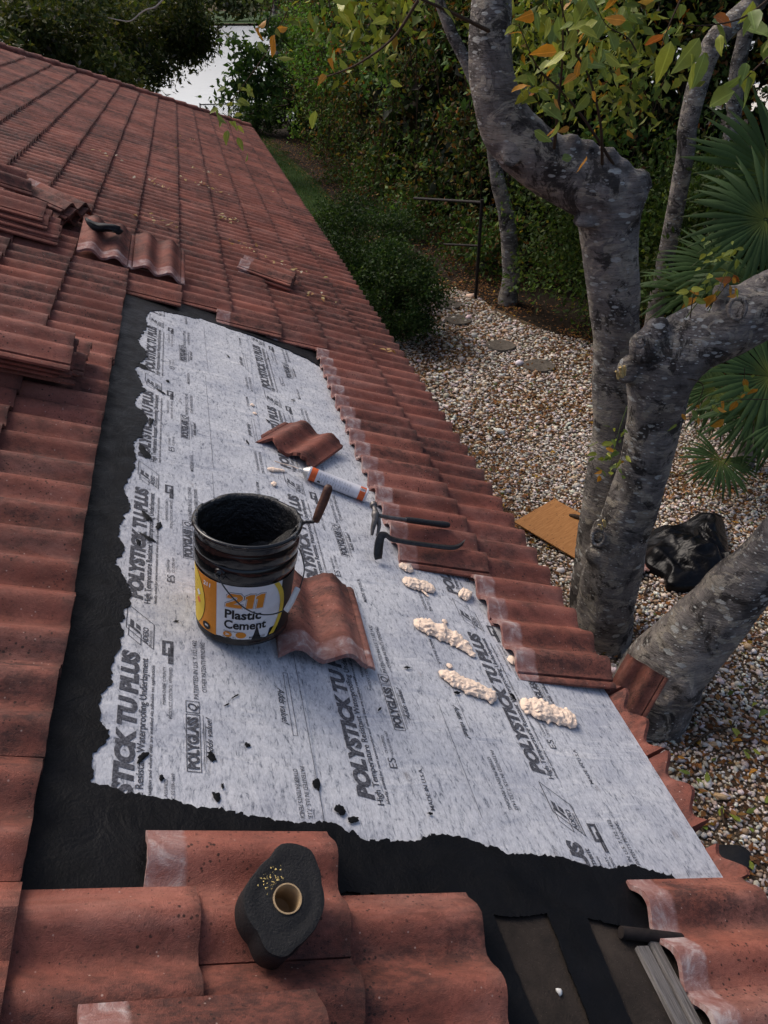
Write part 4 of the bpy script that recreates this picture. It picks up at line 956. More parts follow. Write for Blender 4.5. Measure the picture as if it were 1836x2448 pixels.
# ---- the overgrown hedge down the right side of the garden
hedge = empty('vine_hedge', Matrix.Translation((5.2, 24, 0))); tag(hedge, 'tall dark hedge overgrown with vines along the right of the lawn', 'hedge')
path = np.array([(6.2, 48), (6.0, 42), (5.7, 37), (5.5, 31), (5.7, 25), (6.2, 19.5), (7.0, 16.4), (8.6, 14.6), (10.8, 13.4), (14, 12.5), (19, 12)], float)
seg = np.linalg.norm(np.diff(path, axis=0), axis=1); cum = np.r_[0, np.cumsum(seg)]
def on_path(t):
    t = np.asarray(t) * cum[-1]; return np.c_[np.interp(t, cum, path[:, 0]), np.interp(t, cum, path[:, 1])]
def hedge_leaves(nl, ncl, hlo, hhi, cr, size, pal, t0=0, t1=1, thick=1.1):
    tc = rng.uniform(t0, t1, ncl); xy = on_path(tc); nrm = on_path(np.clip(tc + .01, 0, 1)) - on_path(np.clip(tc - .01, 0, 1)); nrm /= np.linalg.norm(nrm, axis=1, keepdims=True); nrm = np.c_[-nrm[:, 1], nrm[:, 0]]
    z = rng.uniform(hlo, hhi, ncl); bulge = rng.uniform(-1, 1, ncl) * thick * .5 + .35 * np.sin(xy[:, 1] * 1.7 + z * 2.1)
    C = np.c_[xy + nrm * bulge[:, None], z]; i = rng.integers(0, ncl, nl); P = C[i] + rng.normal(size=(nl, 3)) * cr * np.array([.5, .5, .55])
    tone = rng.uniform(.5, 1.5, ncl)[i][:, None]; ok = P[:, 2] > .02
    P = P[ok]; cols = np.clip(palette(len(P), *pal) * tone[ok], 0, 1)
    return P - np.array([5.2, 24, 0]), size * rng.uniform(.55, 1.35, len(P)), cols
HP = [(5, (0.048, 0.084, 0.023)), (3, (0.079, 0.125, 0.032)), (2, (0.120, 0.089, 0.032)), (1, (0.148, 0.065, 0.025)), (.5, (0.211, 0.170, 0.037))]
P, s_, c_ = hedge_leaves(120000, 1500, .1, 7.4, .55, .125, HP, thick=1.8)
tag(link('vine_leaves', leafmesh('vine_leaves', P, s_, c_, None, .5, .35), MT['leaf'], hedge), kind='stuff')
P, s_, c_ = hedge_leaves(9000, 60, 2.4, 5.0, .7, .12, [(4, (.085, .185, .030)), (2, (.12, .23, .04))], .14, .48, 2.2)
tag(link('creeper_leaves', leafmesh('creeper_leaves', P, s_, c_, None, .6, .2), MT['leaf'], hedge), kind='stuff')
P, s_, c_ = hedge_leaves(4200, 70, .6, 5.0, .4, .17, [(4, (.080, .150, .036)), (1, (.14, .18, .04))], .25, .78, 3.0)
tag(link('sprig_leaves', leafmesh('sprig_leaves', P, s_, c_, None, .55, .5), MT['leaf'], hedge), kind='stuff')
P, s_, c_ = hedge_leaves(700, 90, 2.4, 5.4, .5, .17, [(2, (.28, .10, .015)), (1, (.20, .15, .02))], .35, .9, 3.2)
tag(link('orange_leaves', leafmesh('orange_leaves', P, s_, c_, None, .5, .8), MT['leaf'], hedge), kind='stuff')
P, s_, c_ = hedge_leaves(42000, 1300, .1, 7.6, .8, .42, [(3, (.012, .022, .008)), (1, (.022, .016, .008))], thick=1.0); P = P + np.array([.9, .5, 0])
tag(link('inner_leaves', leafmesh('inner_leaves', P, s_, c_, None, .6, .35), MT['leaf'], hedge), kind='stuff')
P, s_, c_ = hedge_leaves(9000, 130, .03, .9, .4, .10, [(4, (.045, .085, .025)), (2, (.07, .12, .03)), (2, (.10, .05, .02))], .42, .76, .8); P = P - np.array([.75, .9, 0])
tag(link('low_vines', leafmesh('low_vines', P, s_, c_, None, .55, .3), MT['leaf'], hedge), kind='stuff')
# brown hanging stems in the hedge
V = []; F = []
for i in range(420):
    x, y = on_path([rng.uniform(.08, .8)])[0]; x += rng.uniform(-1.1, .3) * .9; z = rng.uniform(1.5, 4.6); L = rng.uniform(.8, 2.6); r = rng.uniform(.004, .011); dx, dy = rng.normal(size=2) * .25
    pts = [(x - 5.2, y - 24, z, r), (x - 5.2 + dx * .4, y - 24 + dy * .4, z - L * .5, r), (x - 5.2 + dx, y - 24 + dy, max(0, z - L), r * .7)]
    v2, f2 = tube_vf(pts, 4, 0, False, len(V)); V += v2; F += f2
tag(link('vine_stems', mk('vine_stems', V, F), MT['twig'], hedge), kind='stuff')

# ---- shrubs under the eave
SG = 'clipped shrubs along the house wall'
SH = [(4, (0.022, 0.048, 0.014)), (4, (0.037, 0.068, 0.019)), (1.5, (0.061, 0.095, 0.027))]
for (x, y, rx, ry, rz, nl, lb) in [(3.05, 12.9, .85, 1.1, .80, 15000, 'nearest dark green shrub beside the gravel, below the eave'), (3.25, 14.9, 1.05, 1.2, .95, 15000, 'middle dark green shrub below the eave, widest of the row'), (3.0, 17.0, .9, 1.1, .85, 9000, 'third dark green shrub along the eave, next to the lawn'), (3.3, 40.2, 1.2, 1.2, 1.15, 7000, 'dark shrub at the far end of the lawn by the lake fence'), (4.5, 38.5, 1.2, 1.5, 1.5, 8000, 'taller dark shrub between the far lawn and the hedge'), (1.9, 34, .5, 1.2, .6, 3000, 'low pale shrub at the far corner of the roof')]:
    t = empty('shrub', Matrix.Translation((x, y, 0))); tag(t, lb, 'shrub', SG)
    p, o_, i_ = clumps(90, (0, 0, rz * .95), (rx, ry, rz), nl, .26, .62); ok = p[:, 2] > .03; p, o_, i_ = p[ok], o_[ok], i_[ok]
    tag(link('foliage', leafmesh('foliage', p, .062 * rng.uniform(.6, 1.3, len(p)) * (1.8 if y > 30 else 1), np.clip(palette(len(p), *SH) * rng.uniform(.6, 1.4, 90)[i_][:, None], 0, 1), o_, .55), MT['leaf'], t), kind='stuff')
    V = []; F = []
    for q in range(7):
        a = rng.uniform(0, 6.28); v2, f2 = tube_vf([(0.05 * math.cos(a), .05 * math.sin(a), -.02, .018), (rx * .3 * math.cos(a), ry * .3 * math.sin(a), rz * .7, .012), (rx * .65 * math.cos(a), ry * .65 * math.sin(a), rz * 1.4, .005)], 5, 0, False, len(V)); V += v2; F += f2
    link('stems', mk('stems', V, F, True), MT['twig'], t)

# ---- grass, pebbles, fallen leaves
n = 26000; gx = rng.uniform(1.2, 4.1, n); gy = rng.uniform(17.5, 40, n)
P = np.c_[gx, gy, np.zeros(n)]; keep = gx < 4.15 - np.abs(gy - 25) * .045 + .15 * np.sin(gy * 3); P = P[keep]
gm = leafmesh('lawn_grass', P, .085 * rng.uniform(.6, 1.3, len(P)), palette(len(P), (3, (.035, .080, .018)), (2, (.055, .10, .022)), (.5, (.12, .11, .04))), np.tile([0, 0, 1.3], (len(P), 1)), .12)
tag(link('lawn_grass', gm, MT['leaf']), 'short green lawn grass in the strip between roof and hedge', 'grass', kind='stuff')
ico = bmesh.new(); bmesh.ops.create_icosphere(ico, subdivisions=1, radius=1); IV = np.array([v.co[:] for v in ico.verts]); IF = np.array([[v.index for v in f.verts] for f in ico.faces]); ico.free()
def pebbles(x0, x1, y0, y1, sp, sz):
    X, Y = np.meshgrid(np.arange(x0, x1, sp), np.arange(y0, y1, sp)); X = X.ravel() + rng.uniform(-.5, .5, X.size) * sp; Y = Y.ravel() + rng.uniform(-.5, .5, Y.size) * sp
    edge = 15.5 - np.abs(X - 4.6) * .7 + .4 * np.sin(X * 3.1); lim = 7.6 + .3 * np.sin(Y * 1.3) - np.maximum(0, Y - 8) * .35
    dens = np.array([mnoise.noise(Vector((a * .9, b * .9, 4))) for a, b in zip(X, Y)]); ok = (Y < edge) & (X < lim) & (rng.random(X.size) < .92 - .35 * np.maximum(0, dens)) & (X > 1.5); X, Y = X[ok], Y[ok]; N = len(X)
    sc = sz * np.c_[rng.uniform(.75, 1.5, N), rng.uniform(.6, 1.05, N), rng.uniform(.4, .7, N)] * rng.lognormal(0, .33, (N, 1)); a = rng.uniform(0, 6.283, N); b = rng.normal(0, .35, N); ca, sa, cb2, sb = np.cos(a), np.sin(a), np.cos(b), np.sin(b)
    L = IV[None] * sc[:, None] * (1 + .13 * rng.normal(size=(N, 12, 1))); y2 = L[..., 1] * cb2[:, None] - L[..., 2] * sb[:, None]; z2 = L[..., 1] * sb[:, None] + L[..., 2] * cb2[:, None]
    W = np.stack([L[..., 0] * ca[:, None] - y2 * sa[:, None] + X[:, None], L[..., 0] * sa[:, None] + y2 * ca[:, None] + Y[:, None], z2 + (sc[:, 2] * .55 + rng.uniform(0, .018, N) + .004)[:, None]], -1)
    C = palette(N, (5, (.60, .53, .47)), (3.4, (.66, .62, .57)), (2.6, (.52, .41, .31)), (1.6, (.44, .29, .18)), (.4, (.34, .29, .25)))
    return W.reshape(-1, 3), (IF[None] + (np.arange(N) * 12)[:, None, None]).reshape(-1, 3), np.repeat(C, 12, 0)
A = pebbles(2.0, 7.6, 1.9, 8.6, .031, .0158); B = pebbles(2.0, 6.8, 8.6, 16, .045, .0225)
me = bulk('gravel', np.vstack([A[0], B[0]]), np.vstack([A[1], B[1] + len(A[0])]), np.vstack([A[2], B[2]]), True)
tag(link('gravel', me, MT['pebble']), 'bed of white and tan pebbles under the trees', 'gravel', kind='stuff')
n = 30000; X = rng.uniform(2.0, 8.4, n); Y = 1.9 + 14 * rng.random(n) ** 1.0; ok = np.array([mnoise.noise(Vector((a * .8, b * .8, 9))) for a, b in zip(X, Y)]) + rng.normal(0, .25, n) > -.05; X, Y = X[ok], Y[ok]
P = np.c_[X, Y, .030 + rng.random(len(X)) * .02]; X2 = rng.uniform(2.5, 7, 12000); Y2 = rng.uniform(14, 38, 12000); xe = np.interp(Y2, [14, 16, 20, 25, 30, 38], [3, 4.0, 3.7, 3.8, 3.6, 2.9]); ok = (X2 > xe) & (X2 < xe + 2.6); P2 = np.c_[X2[ok], Y2[ok], .01 + .02 * rng.random(ok.sum())]
lp = np.vstack([P, P2]); d_ = np.tile([0, 0, 0.0], (len(lp), 1))
def flatleaves(name, P, size, cols):
    N = len(P); a = rng.uniform(0, 6.283, N); d = np.c_[np.cos(a), np.sin(a), rng.normal(0, .25, N)]; s = np.c_[-np.sin(a), np.cos(a), rng.normal(0, .3, N)]; size = size[:, None]
    mid = P + d * size * .45 + np.c_[np.zeros(N), np.zeros(N), size[:, 0] * .16 * rng.normal(0, 1, N)]; wd = size * .27
    V = np.stack([P, mid + s * wd, P + d * size, mid - s * wd], 1).reshape(-1, 3); b = (np.arange(N) * 4)[:, None]
    return bulk(name, V, np.concatenate([b + np.array([[0, 1, 2]]), b + np.array([[0, 2, 3]])], 1).reshape(-1, 3), np.repeat(cols, 4, 0))
tag(link('fallen_leaves', flatleaves('fallen_leaves', lp, .058 * rng.uniform(.5, 1.4, len(lp)), palette(len(lp), (4, (.19, .085, .032)), (3, (.27, .13, .045)), (2, (.11, .052, .025)), (.6, (.34, .20, .03)), (.4, (.10, .13, .03)))), MT['leaf']), 'dry brown leaves strewn over the gravel and under the hedge', 'leaves', kind='stuff')
# leaves and straw caught on the tiles
q = []; cc = []
for (u, v, n) in [(7.2, 1.05, 14), (8.2, .95, 16), (9.5, .75, 18), (10.5, .70, 12), (7.0, 1.5, 16), (6.3, 1.62, 12), (8.6, .2, 12), (7.0, .25, 14), (11.5, .45, 8), (13, .6, 8), (5.4, 2.0, 8), (9.2, -.3, 8), (11, 1.6, 4), (8, 1.9, 3)]:
    for i in range(n): q.append(RP(v + random.gauss(0, .10), u + random.gauss(0, .06), .093 + random.random() * .01)[:]); cc.append(random.choice([(.45, .30, .13), (.50, .40, .20), (.30, .16, .06), (.42, .36, .28)]))
tag(link('roof_debris', flatleaves('roof_debris', np.array(q), np.array([random.uniform(.015, .06) for _ in q]), np.array(cc)), MT['leaf']), 'bits of dry leaf and straw caught between the far tiles', 'leaves', kind='stuff')
# ---- stepping stones
for i, (x, y, lb) in enumerate([(5.08, 10.96, 'nearest round stepping stone in the gravel'), (4.78, 11.95, 'second nearest round stepping stone in the gravel'), (4.46, 13.36, 'dark stepping stone further back, near the shrub'), (4.55, 14.25, 'farthest dark stepping stone at the end of the gravel')]):
    bm = bmesh.new(); bmesh.ops.create_cone(bm, cap_ends=True, segments=28, radius1=.27, radius2=.25, depth=.05)
    for v in bm.verts: v.co *= 1 + .07 * mnoise.noise(v.co * 5 + Vector((i * 9, 0, 0)))
    tag(link('stepping_stone', bm_mesh('stepping_stone', bm, False), MT['stone'], None, Matrix.Translation((x, y, .030))), lb, 'stepping stone', 'stepping stones in the gravel')

# ---- the grey-barked tree
gt = empty('grey_tree', Matrix.Translation((3.0, 4.5, 0))); tag(gt, 'big grey-barked tree with three bent limbs and lichen spots, right of the eave', 'tree')
GB = Vector((3.0, 4.5, 0))
def limb(pts, n=8):
    rows = []
    for p in pts:
        if len(p) == 4: px, py, Y, hw = p; P = at(px, py, Y); c = CB.transposed() @ (P - CAM); rows.append((*(P - GB), hw / FPX * -c.z))
        else: rows.append((p[0] - GB.x, p[1] - GB.y, p[2], p[3], ) if len(p) == 5 else p)
    return spline(rows, n)
LIMB = [
 [(2.92, 4.75, -.1, .30, 0), (1413, 1560, 5.0, 62), (1422, 1400, 5.15, 56), (1445, 1250, 5.25, 58), (1468, 1080, 5.35, 57), (1474, 940, 5.4, 55), (1473, 820, 5.45, 56), (1466, 700, 5.45, 60), (1458, 600, 5.45, 66), (1455, 520, 5.45, 70), (1440, 462, 5.45, 74), (1385, 432, 5.5, 72), (1320, 400, 5.55, 67), (1255, 352, 5.6, 65), (1205, 290, 5.65, 62), (1182, 215, 5.7, 56), (1172, 130, 5.75, 52), (1172, 40, 5.8, 50), (1180, -60, 5.85, 47), (1205, -260, 6.0, 42)],
 [(2.98, 4.55, -.1, .30, 0), (1440, 1600, 4.75, 64), (1446, 1480, 4.8, 66), (1462, 1370, 4.85, 66), (1490, 1270, 4.85, 62), (1525, 1170, 4.85, 59), (1548, 1080, 4.85, 60), (1566, 990, 4.85, 66), (1578, 910, 4.85, 80), (1610, 850, 4.85, 86), (1680, 806, 4.8, 80), (1760, 765, 4.75, 77), (1850, 722, 4.7, 75), (1960, 670, 4.6, 72), (2200, 560, 4.5, 66)],
 [(2.98, 3.85, -.1, .42, 0), (1530, 1790, 3.85, 100), (1545, 1690, 3.9, 98), (1590, 1600, 3.95, 92), (1665, 1520, 3.95, 84), (1735, 1440, 3.95, 76), (1800, 1370, 3.95, 68), (1880, 1280, 3.95, 62), (2000, 1140, 4.0, 55), (2200, 900, 4.1, 48)]]
bmt = bmesh.new()
def add_vf(V, F):
    vs = [bmt.verts.new(v) for v in V]
    for f in F: bmt.faces.new([vs[i] for i in f])
for L_ in LIMB: add_vf(*tube_vf(limb(L_), 22, .12))
def knob(px, py, Y, hw, sq=(1, 1, 1)):
    P = at(px, py, Y); c = CB.transposed() @ (P - CAM); r = hw / FPX * -c.z; b = bmesh.new(); bmesh.ops.create_icosphere(b, subdivisions=3, radius=1)
    add_vf([Vector((v.co.x * r * sq[0], v.co.y * r * sq[1], v.co.z * r * sq[2])) * (1 + .25 * mnoise.noise(v.co * 2 + P)) + P - GB for v in b.verts], [[v.index for v in f.verts] for f in b.faces]); b.free()
for a_ in [(1515, 445, 5.4, 40), (1498, 480, 5.35, 44, (1, 1, 1.4)), (1440, 395, 5.45, 42), (1395, 372, 5.5, 36), (1360, 360, 5.5, 30, (1, 1, 1.3)), (1478, 415, 5.4, 34), (1400, 530, 5.35, 30, (1, 1, .5)), (1225, 362, 5.5, 30), (1445, 1275, 4.85, 34), (1432, 1325, 4.85, 32), (1480, 880, 5.3, 20), (1545, 830, 4.8, 40), (1570, 800, 4.8, 34, (1, 1, 1.2)), (1655, 790, 4.75, 34), (1745, 722, 4.75, 38), (1725, 700, 4.72, 20, (1, 1, 1.5)), (1510, 885, 4.85, 34), (1810, 710, 4.7, 28), (1600, 1640, 3.8, 70), (1520, 1690, 4.1, 60), (1470, 1640, 4.5, 60), (1640, 1790, 3.65, 50, (1.6, 1, .6)), (1660, 1850, 3.5, 44, (2.2, 1, .5))]: knob(*a_)
# rims of old pruning wounds
def wound(px, py, Y, R1, r1, toward=Vector((-.35, -.8, .5))):
    P = at(px, py, Y) - GB; q = toward.to_track_quat('Z', 'Y').to_matrix(); V = []; F = []; n, m = 18, 8
    for i in range(n):
        for j in range(m):
            a, b = 2 * math.pi * i / n, 2 * math.pi * j / m; V.append(P + q @ Vector(((R1 + r1 * math.cos(b)) * math.cos(a), (R1 * 1.25 + r1 * math.cos(b)) * math.sin(a), r1 * math.sin(b))))
    for i in range(n):
        for j in range(m): F.append((i * m + j, ((i + 1) % n) * m + j, ((i + 1) % n) * m + (j + 1) % m, i * m + (j + 1) % m))
    add_vf(V, F)
wound(1762, 738, 4.535, .058, .020); wound(1530, 818, 4.66, .032, .015); wound(1430, 1285, 4.68, .052, .022); wound(1222, 375, 5.45, .045, .02)
bmesh.ops.recalc_face_normals(bmt, faces=bmt.faces[:]); tm = bm_mesh('trunk', bmt); tob = link('trunk', tm, MT['bark'], gt)
rm = tob.modifiers.new('r', 'REMESH'); rm.mode = 'VOXEL'; rm.voxel_size = .019; rm.use_smooth_shade = True
sm = tob.modifiers.new('s', 'SMOOTH'); sm.iterations = 3; sm.factor = .5
dg = bpy.context.evaluated_depsgraph_get(); dg.update(); nm = bpy.data.meshes.new_from_object(tob.evaluated_get(dg)); tob.modifiers.clear(); tob.data = nm
_co = np.zeros(len(nm.vertices) * 3, np.float32); _no = _co.copy(); nm.vertices.foreach_get('co', _co); nm.vertices.foreach_get('normal', _no); _co = _co.reshape(-1, 3); _no = _no.reshape(-1, 3)
_k = np.array([mnoise.noise(Vector((x * 9, y * 9, z * 5))) * .007 + mnoise.noise(Vector((x * 30, y * 30, z * 30))) * .003 + .0035 * abs(mnoise.noise(Vector((x * 4, y * 4, z * 42)))) for x, y, z in _co.tolist()], np.float32)
nm.vertices.foreach_set('co', (_co + _no * _k[:, None]).ravel()); nm.update()
nm.shade_smooth(); nm.materials.clear(); nm.materials.append(MT['bark'])
# split pale stubs, cut shoots
for (px, py, Y, hw, dx, dz) in [(1488, 888, 4.62, 5, -.025, .035), (1494, 884, 4.62, 4, -.01, .03), (1480, 893, 4.63, 3, -.03, .02), (1448, 1248, 4.66, 4, -.03, .02), (1440, 1256, 4.66, 3, -.04, .01)]:
    P = at(px, py, Y) - GB; r = hw / FPX * 6; link('broken_stub', mk('broken_stub', *tube_vf([(P.x, P.y, P.z - .04, r), (P.x + dx * .5, P.y, P.z + dz * .5, r * .9), (P.x + dx, P.y, P.z + dz, r * .75)], 8, .6), False), MT['fresh_wood'], gt)
# overhead crown (above the picture) that shades the garden
P, O, I = clumps(70, (4.2, 8.0, 8.8), (3.4, 3.6, 1.6), 7000, .8, .3)
tag(link('crown', leafmesh('crown', P - np.array(GB), .16 * rng.uniform(.6, 1.3, len(P)), palette(len(P), (3, (.07, .095, .02)), (2, (.10, .11, .02)), (1, (.25, .16, .02))), O, droop=.3), MT['leaf'], gt), kind='stuff')
# leaf shapes big enough to pick out: each its own part on a twig
def big_leaf(sd=0):
    V = []; F = []; n = 10; q = random.Random(sd); cu = q.uniform(.1, .5); tw = q.uniform(-.6, .6); cup = q.uniform(.05, .35); bend = q.uniform(-.12, .12)
    for i in range(n):
        t = i / (n - 1); w_ = .5 * (.50 * math.sin(math.pi * t ** .8) ** .9 * (1 - .25 * t) + (.02 if 0 < i < n - 1 else 0) * (-1) ** i); z = -cu * t * t + .02 * math.sin(9 * t); a = tw * t; x0 = bend * math.sin(math.pi * t)
        V += [(x0 - w_ * math.cos(a), t, z + cup * w_ - w_ * math.sin(a)), (x0, t, z), (x0 + w_ * math.cos(a), t, z + cup * w_ + w_ * math.sin(a))]
    for i in range(n - 1): a = 3 * i; F += [(a, a + 1, a + 4, a + 3), (a + 1, a + 2, a + 5, a + 4)]
    return mk('leaf', V, F, True)
def leafmat(name, c, rough=.45):
    b = NB(name, rough, .4); co = b.coord('Object'); oi = b.n('ShaderNodeObjectInfo')
    sx = b.n('ShaderNodeSeparateXYZ'); b.l(co, sx.inputs[0]); rib = b.ramp(b.math('ABSOLUTE', sx.outputs[0]), (.008, 1.0), (.022, 0.0)); c1 = b.mix(b.noise(co, 5, 5, .7), tuple(x * .6 for x in c), tuple(min(1, x * 1.35) for x in c)); c1 = b.mix(b.math('MULTIPLY', rib, .5), c1, tuple(min(1, x * 1.8 + .03) for x in c)); spot = b.ramp(b.noise(co, 11, 3, .6), (.66, 0.0), (.72, 1.0)); c1 = b.mix(b.math('MULTIPLY', spot, .6), c1, (.16, .07, .02)); c1 = b.mix(1.0, c1, b.ramp(oi.outputs['Random'], (0, (.7, .75, .8)), (1, (1.25, 1.15, 1.0))), 'MULTIPLY'); b.base(c1)
    tr = b.n('ShaderNodeBsdfTranslucent'); b.l(c1, tr.inputs[0]); mx = b.n('ShaderNodeMixShader'); mx.inputs[0].default_value = .3; b.l(b.p.outputs[0], mx.inputs[1]); b.l(tr.outputs[0], mx.inputs[2]); b.l(mx.outputs[0], b.t.nodes['Material Output'].inputs[0]); return b.m
LM = {}
for nm_, c in (('green', (.18, .25, .05)), ('lime', (.32, .36, .05)), ('amber', (.54, .25, .026)), ('rust', (.33, .11, .022))):
    LM[nm_] = []; lm_ = leafmat('leaf_' + nm_, c)
    for q in range(5): m_ = big_leaf(q + len(nm_) * 7); m_.materials.append(lm_); LM[nm_].append(m_)
lr = random.Random(5)
def put_leaf(P, size, kind, parent, base, down=.6, aim=None):
    d = Vector((lr.gauss(0, 1), lr.gauss(0, .7), lr.gauss(0, .6) - down)) if aim is None else Vector(aim) + Vector((lr.gauss(0, .3), lr.gauss(0, .3), lr.gauss(0, .3)))
    d.normalize(); nrm = Vector((lr.gauss(0, .5), -.8 + lr.gauss(0, .5), .5 + lr.gauss(0, .4))); z = (nrm - d * nrm.dot(d)).normalized(); x = d.cross(z)
    M = Matrix(((x.x, d.x, z.x, 0), (x.y, d.y, z.y, 0), (x.z, d.z, z.z, 0), (0, 0, 0, 1)))
    link('leaf', lr.choice(LM[kind]), None, parent, Matrix.Translation(P - base) @ M @ Matrix.Scale(size, 4))
def shoot(pts, r0, nleaf, size, kinds, parent=gt, base=GB, spread=.10, start=.35, mat='twig'):
    P = [at(*p) for p in pts]; rows = [(*(p - base), r0 * (1 - .75 * i / (len(P) - 1))) for i, p in enumerate(P)]; S_ = spline(rows, 6)
    link('twig', tube('twig', S_, 6), MT[mat], parent)
    for i in range(nleaf):
        q = S_[int((start + (1 - start) * lr.random()) * (len(S_) - 1))]; c = Vector(q[:3]) + base + Vector((lr.gauss(0, spread), lr.gauss(0, spread), lr.gauss(0, spread) * .8))
        put_leaf(c, size * lr.uniform(.6, 1.3), lr.choice(kinds), parent, base)
G, Lm, A_, Ru = 'green', 'lime', 'amber', 'rust'
shoot([(1325, 355, 5.4), (1335, 250, 5.3), (1345, 130, 5.2), (1345, -40, 5.1)], .012, 36, .13, [G, G, Lm, G, Lm, A_], spread=.19)
shoot([(1440, 400, 5.35), (1436, 300, 5.2), (1410, 190, 5.1), (1365, 100, 5.0), (1330, -40, 4.9)], .012, 38, .12, [G, Lm, Lm, G, G, A_], spread=.20)
shoot([(1468, 395, 5.35), (1400, 290, 5.25), (1340, 215, 5.2), (1285, 160, 5.15), (1240, 60, 5.1)], .011, 7, .11, [Lm, Lm, A_], spread=.12)
shoot([(1200, 90, 5.7), (1080, 30, 5.5), (990, -10, 5.3), (900, -60, 5.2)], .014, 6, .13, [Lm, G], spread=.12)
shoot([(1000, 0, 4.6), (940, 90, 4.7), (860, 150, 4.8), (790, 180, 4.9), (740, 190, 5.0)], .009, 5, .11, [Lm, A_], spread=.1)
# large leaves hanging in from the upper right
shoot([(1860, -20, 3.6), (1780, 40, 3.6), (1700, 60, 3.6), (1620, 60, 3.6)], .006, 16, .14, [G, G, Lm], spread=.07, start=.0)
shoot([(1880, 60, 3.4), (1850, 120, 3.4), (1800, 170, 3.4), (1770, 200, 3.4)], .006, 6, .15, [Lm, G], spread=.05, start=.1)
shoot([(1640, -30, 3.9), (1600, 60, 3.9), (1575, 130, 3.9)], .005, 5, .10, [G, Ru, A_], spread=.06)
shoot([(1520, 120, 4.8), (1500, 90, 4.8), (1450, 60, 4.8), (1420, 0, 4.8)], .005, 14, .12, [G, Lm, G, A_], spread=.16)
shoot([(780, -40, 4.2), (790, 20, 4.2), (800, 60, 4.2)], .004, 5, .11, [Lm, Lm, G], spread=.06)
shoot([(660, -20, 5.5), (640, 60, 5.5), (620, 120, 5.5)], .004, 6, .13, [A_, Ru, G, A_], spread=.08)
cl_ = []
for i in range(46):
    c = at(lr.uniform(1235, 1580), lr.uniform(-60, 260), lr.uniform(5.6, 7.4))
    for q in range(26): cl_.append((c.x - GB.x + lr.gauss(0, .16), c.y - GB.y + lr.gauss(0, .16), c.z + lr.gauss(0, .13)))
for i in range(16):
    c = at(lr.uniform(740, 1120), lr.uniform(-60, 90), lr.uniform(5.8, 7.4))
    for q in range(16): cl_.append((c.x - GB.x + lr.gauss(0, .16), c.y - GB.y + lr.gauss(0, .16), c.z + lr.gauss(0, .13)))
tag(link('shoot_leaves', leafmesh('shoot_leaves', np.array(cl_), .105 * rng.uniform(.6, 1.3, len(cl_)), palette(len(cl_), (4, (.14, .18, .035)), (3, (.22, .24, .04)), (.5, (.42, .22, .03)), (2, (.09, .13, .03))), None, .45, .5), MT['leaf'], gt), kind='stuff')
shoot([(690, 20, 8.5), (640, 120, 9.2), (585, 200, 9.8), (545, 265, 10.2), (560, 335, 10.4)], .006, 26, .13, [G, Lm, G], spread=.10, start=.5)
# sprouts on the cut limbs
shoot([(1640, 760, 4.6), (1690, 690, 4.6), (1705, 630, 4.6), (1690, 560, 4.6)], .004, 20, .065, [Lm, Lm, G], spread=.045, mat='petiole')
shoot([(1650, 760, 4.55), (1660, 700, 4.55), (1690, 650, 4.55)], .004, 8, .085, [A_, A_, Lm], spread=.05)
shoot([(1690, 740, 4.5), (1730, 690, 4.5), (1760, 650, 4.5)], .004, 14, .085, [A_, A_, Ru, Lm], spread=.05)
shoot([(1695, 745, 4.5), (1740, 640, 4.5), (1752, 590, 4.5)], .003, 6, .055, [Lm], spread=.03, mat='petiole')
shoot([(1620, 900, 4.6), (1680, 920, 4.55), (1660, 980, 4.5), (1640, 1030, 4.45)], .005, 8, .085, [Lm, G, A_], spread=.05)
shoot([(1860, 955, 4.3), (1770, 955, 4.3), (1720, 965, 4.3), (1700, 985, 4.3)], .004, 10, .085, [A_, A_, Lm, G], spread=.05)
shoot([(1780, 880, 4.4), (1780, 910, 4.4), (1785, 940, 4.4)], .003, 4, .07, [A_, Lm], spread=.04)
shoot([(1500, 970, 4.7), (1480, 1030, 4.65), (1465, 1090, 4.6), (1455, 1140, 4.6)], .004, 40, .07, [Lm, G, Lm, G, A_], spread=.07, mat='petiole')
shoot([(1400, 1560, 4.7), (1500, 1590, 4.3), (1510, 1570, 4.2)], .003, 6, .06, [Lm, G], spread=.05)
shoot([(1836, 1400, 3.8), (1822, 1430, 3.8), (1815, 1450, 3.8)], .003, 6, .05, [Lm, G], spread=.03)
# fresh yellow and green leaves lying on the pebbles at the lower right
yl = random.Random(3)
fl = empty('fallen_sprig', Matrix.Translation((3.3, 3.4, .04))); tag(fl, 'fallen sprigs of green and yellow leaves on the gravel at the lower right', 'leaves')
for (px, py) in [(1775, 1770), (1800, 1790), (1790, 1815), (1820, 1770), (1750, 1740), (1770, 1965), (1720, 1950), (1690, 1975), (1680, 2020), (1665, 1860), (1690, 1870), (1650, 1850), (1620, 1810), (1570, 1500), (1760, 2090), (1730, 2075), (1780, 2075), (1800, 2080), (1690, 1985), (1800, 1990), (1830, 1920), (1640, 1640), (1810, 1840), (1836, 1700), (1810, 1680)]:
    d = ray(px, py); P = CAM + d * ((.055 - CAM.z) / d.z); a = yl.uniform(0, 6.28)
    link('leaf', yl.choice(LM[yl.choice(['lime', 'amber', 'green', 'lime'])]), None, fl, Matrix.Translation(P - Vector((3.3, 3.4, .04))) @ Matrix.Rotation(a, 4, 'Z') @ Matrix.Rotation(yl.uniform(-.25, .35), 4, 'X') @ Matrix.Scale(yl.uniform(.06, .11), 4))

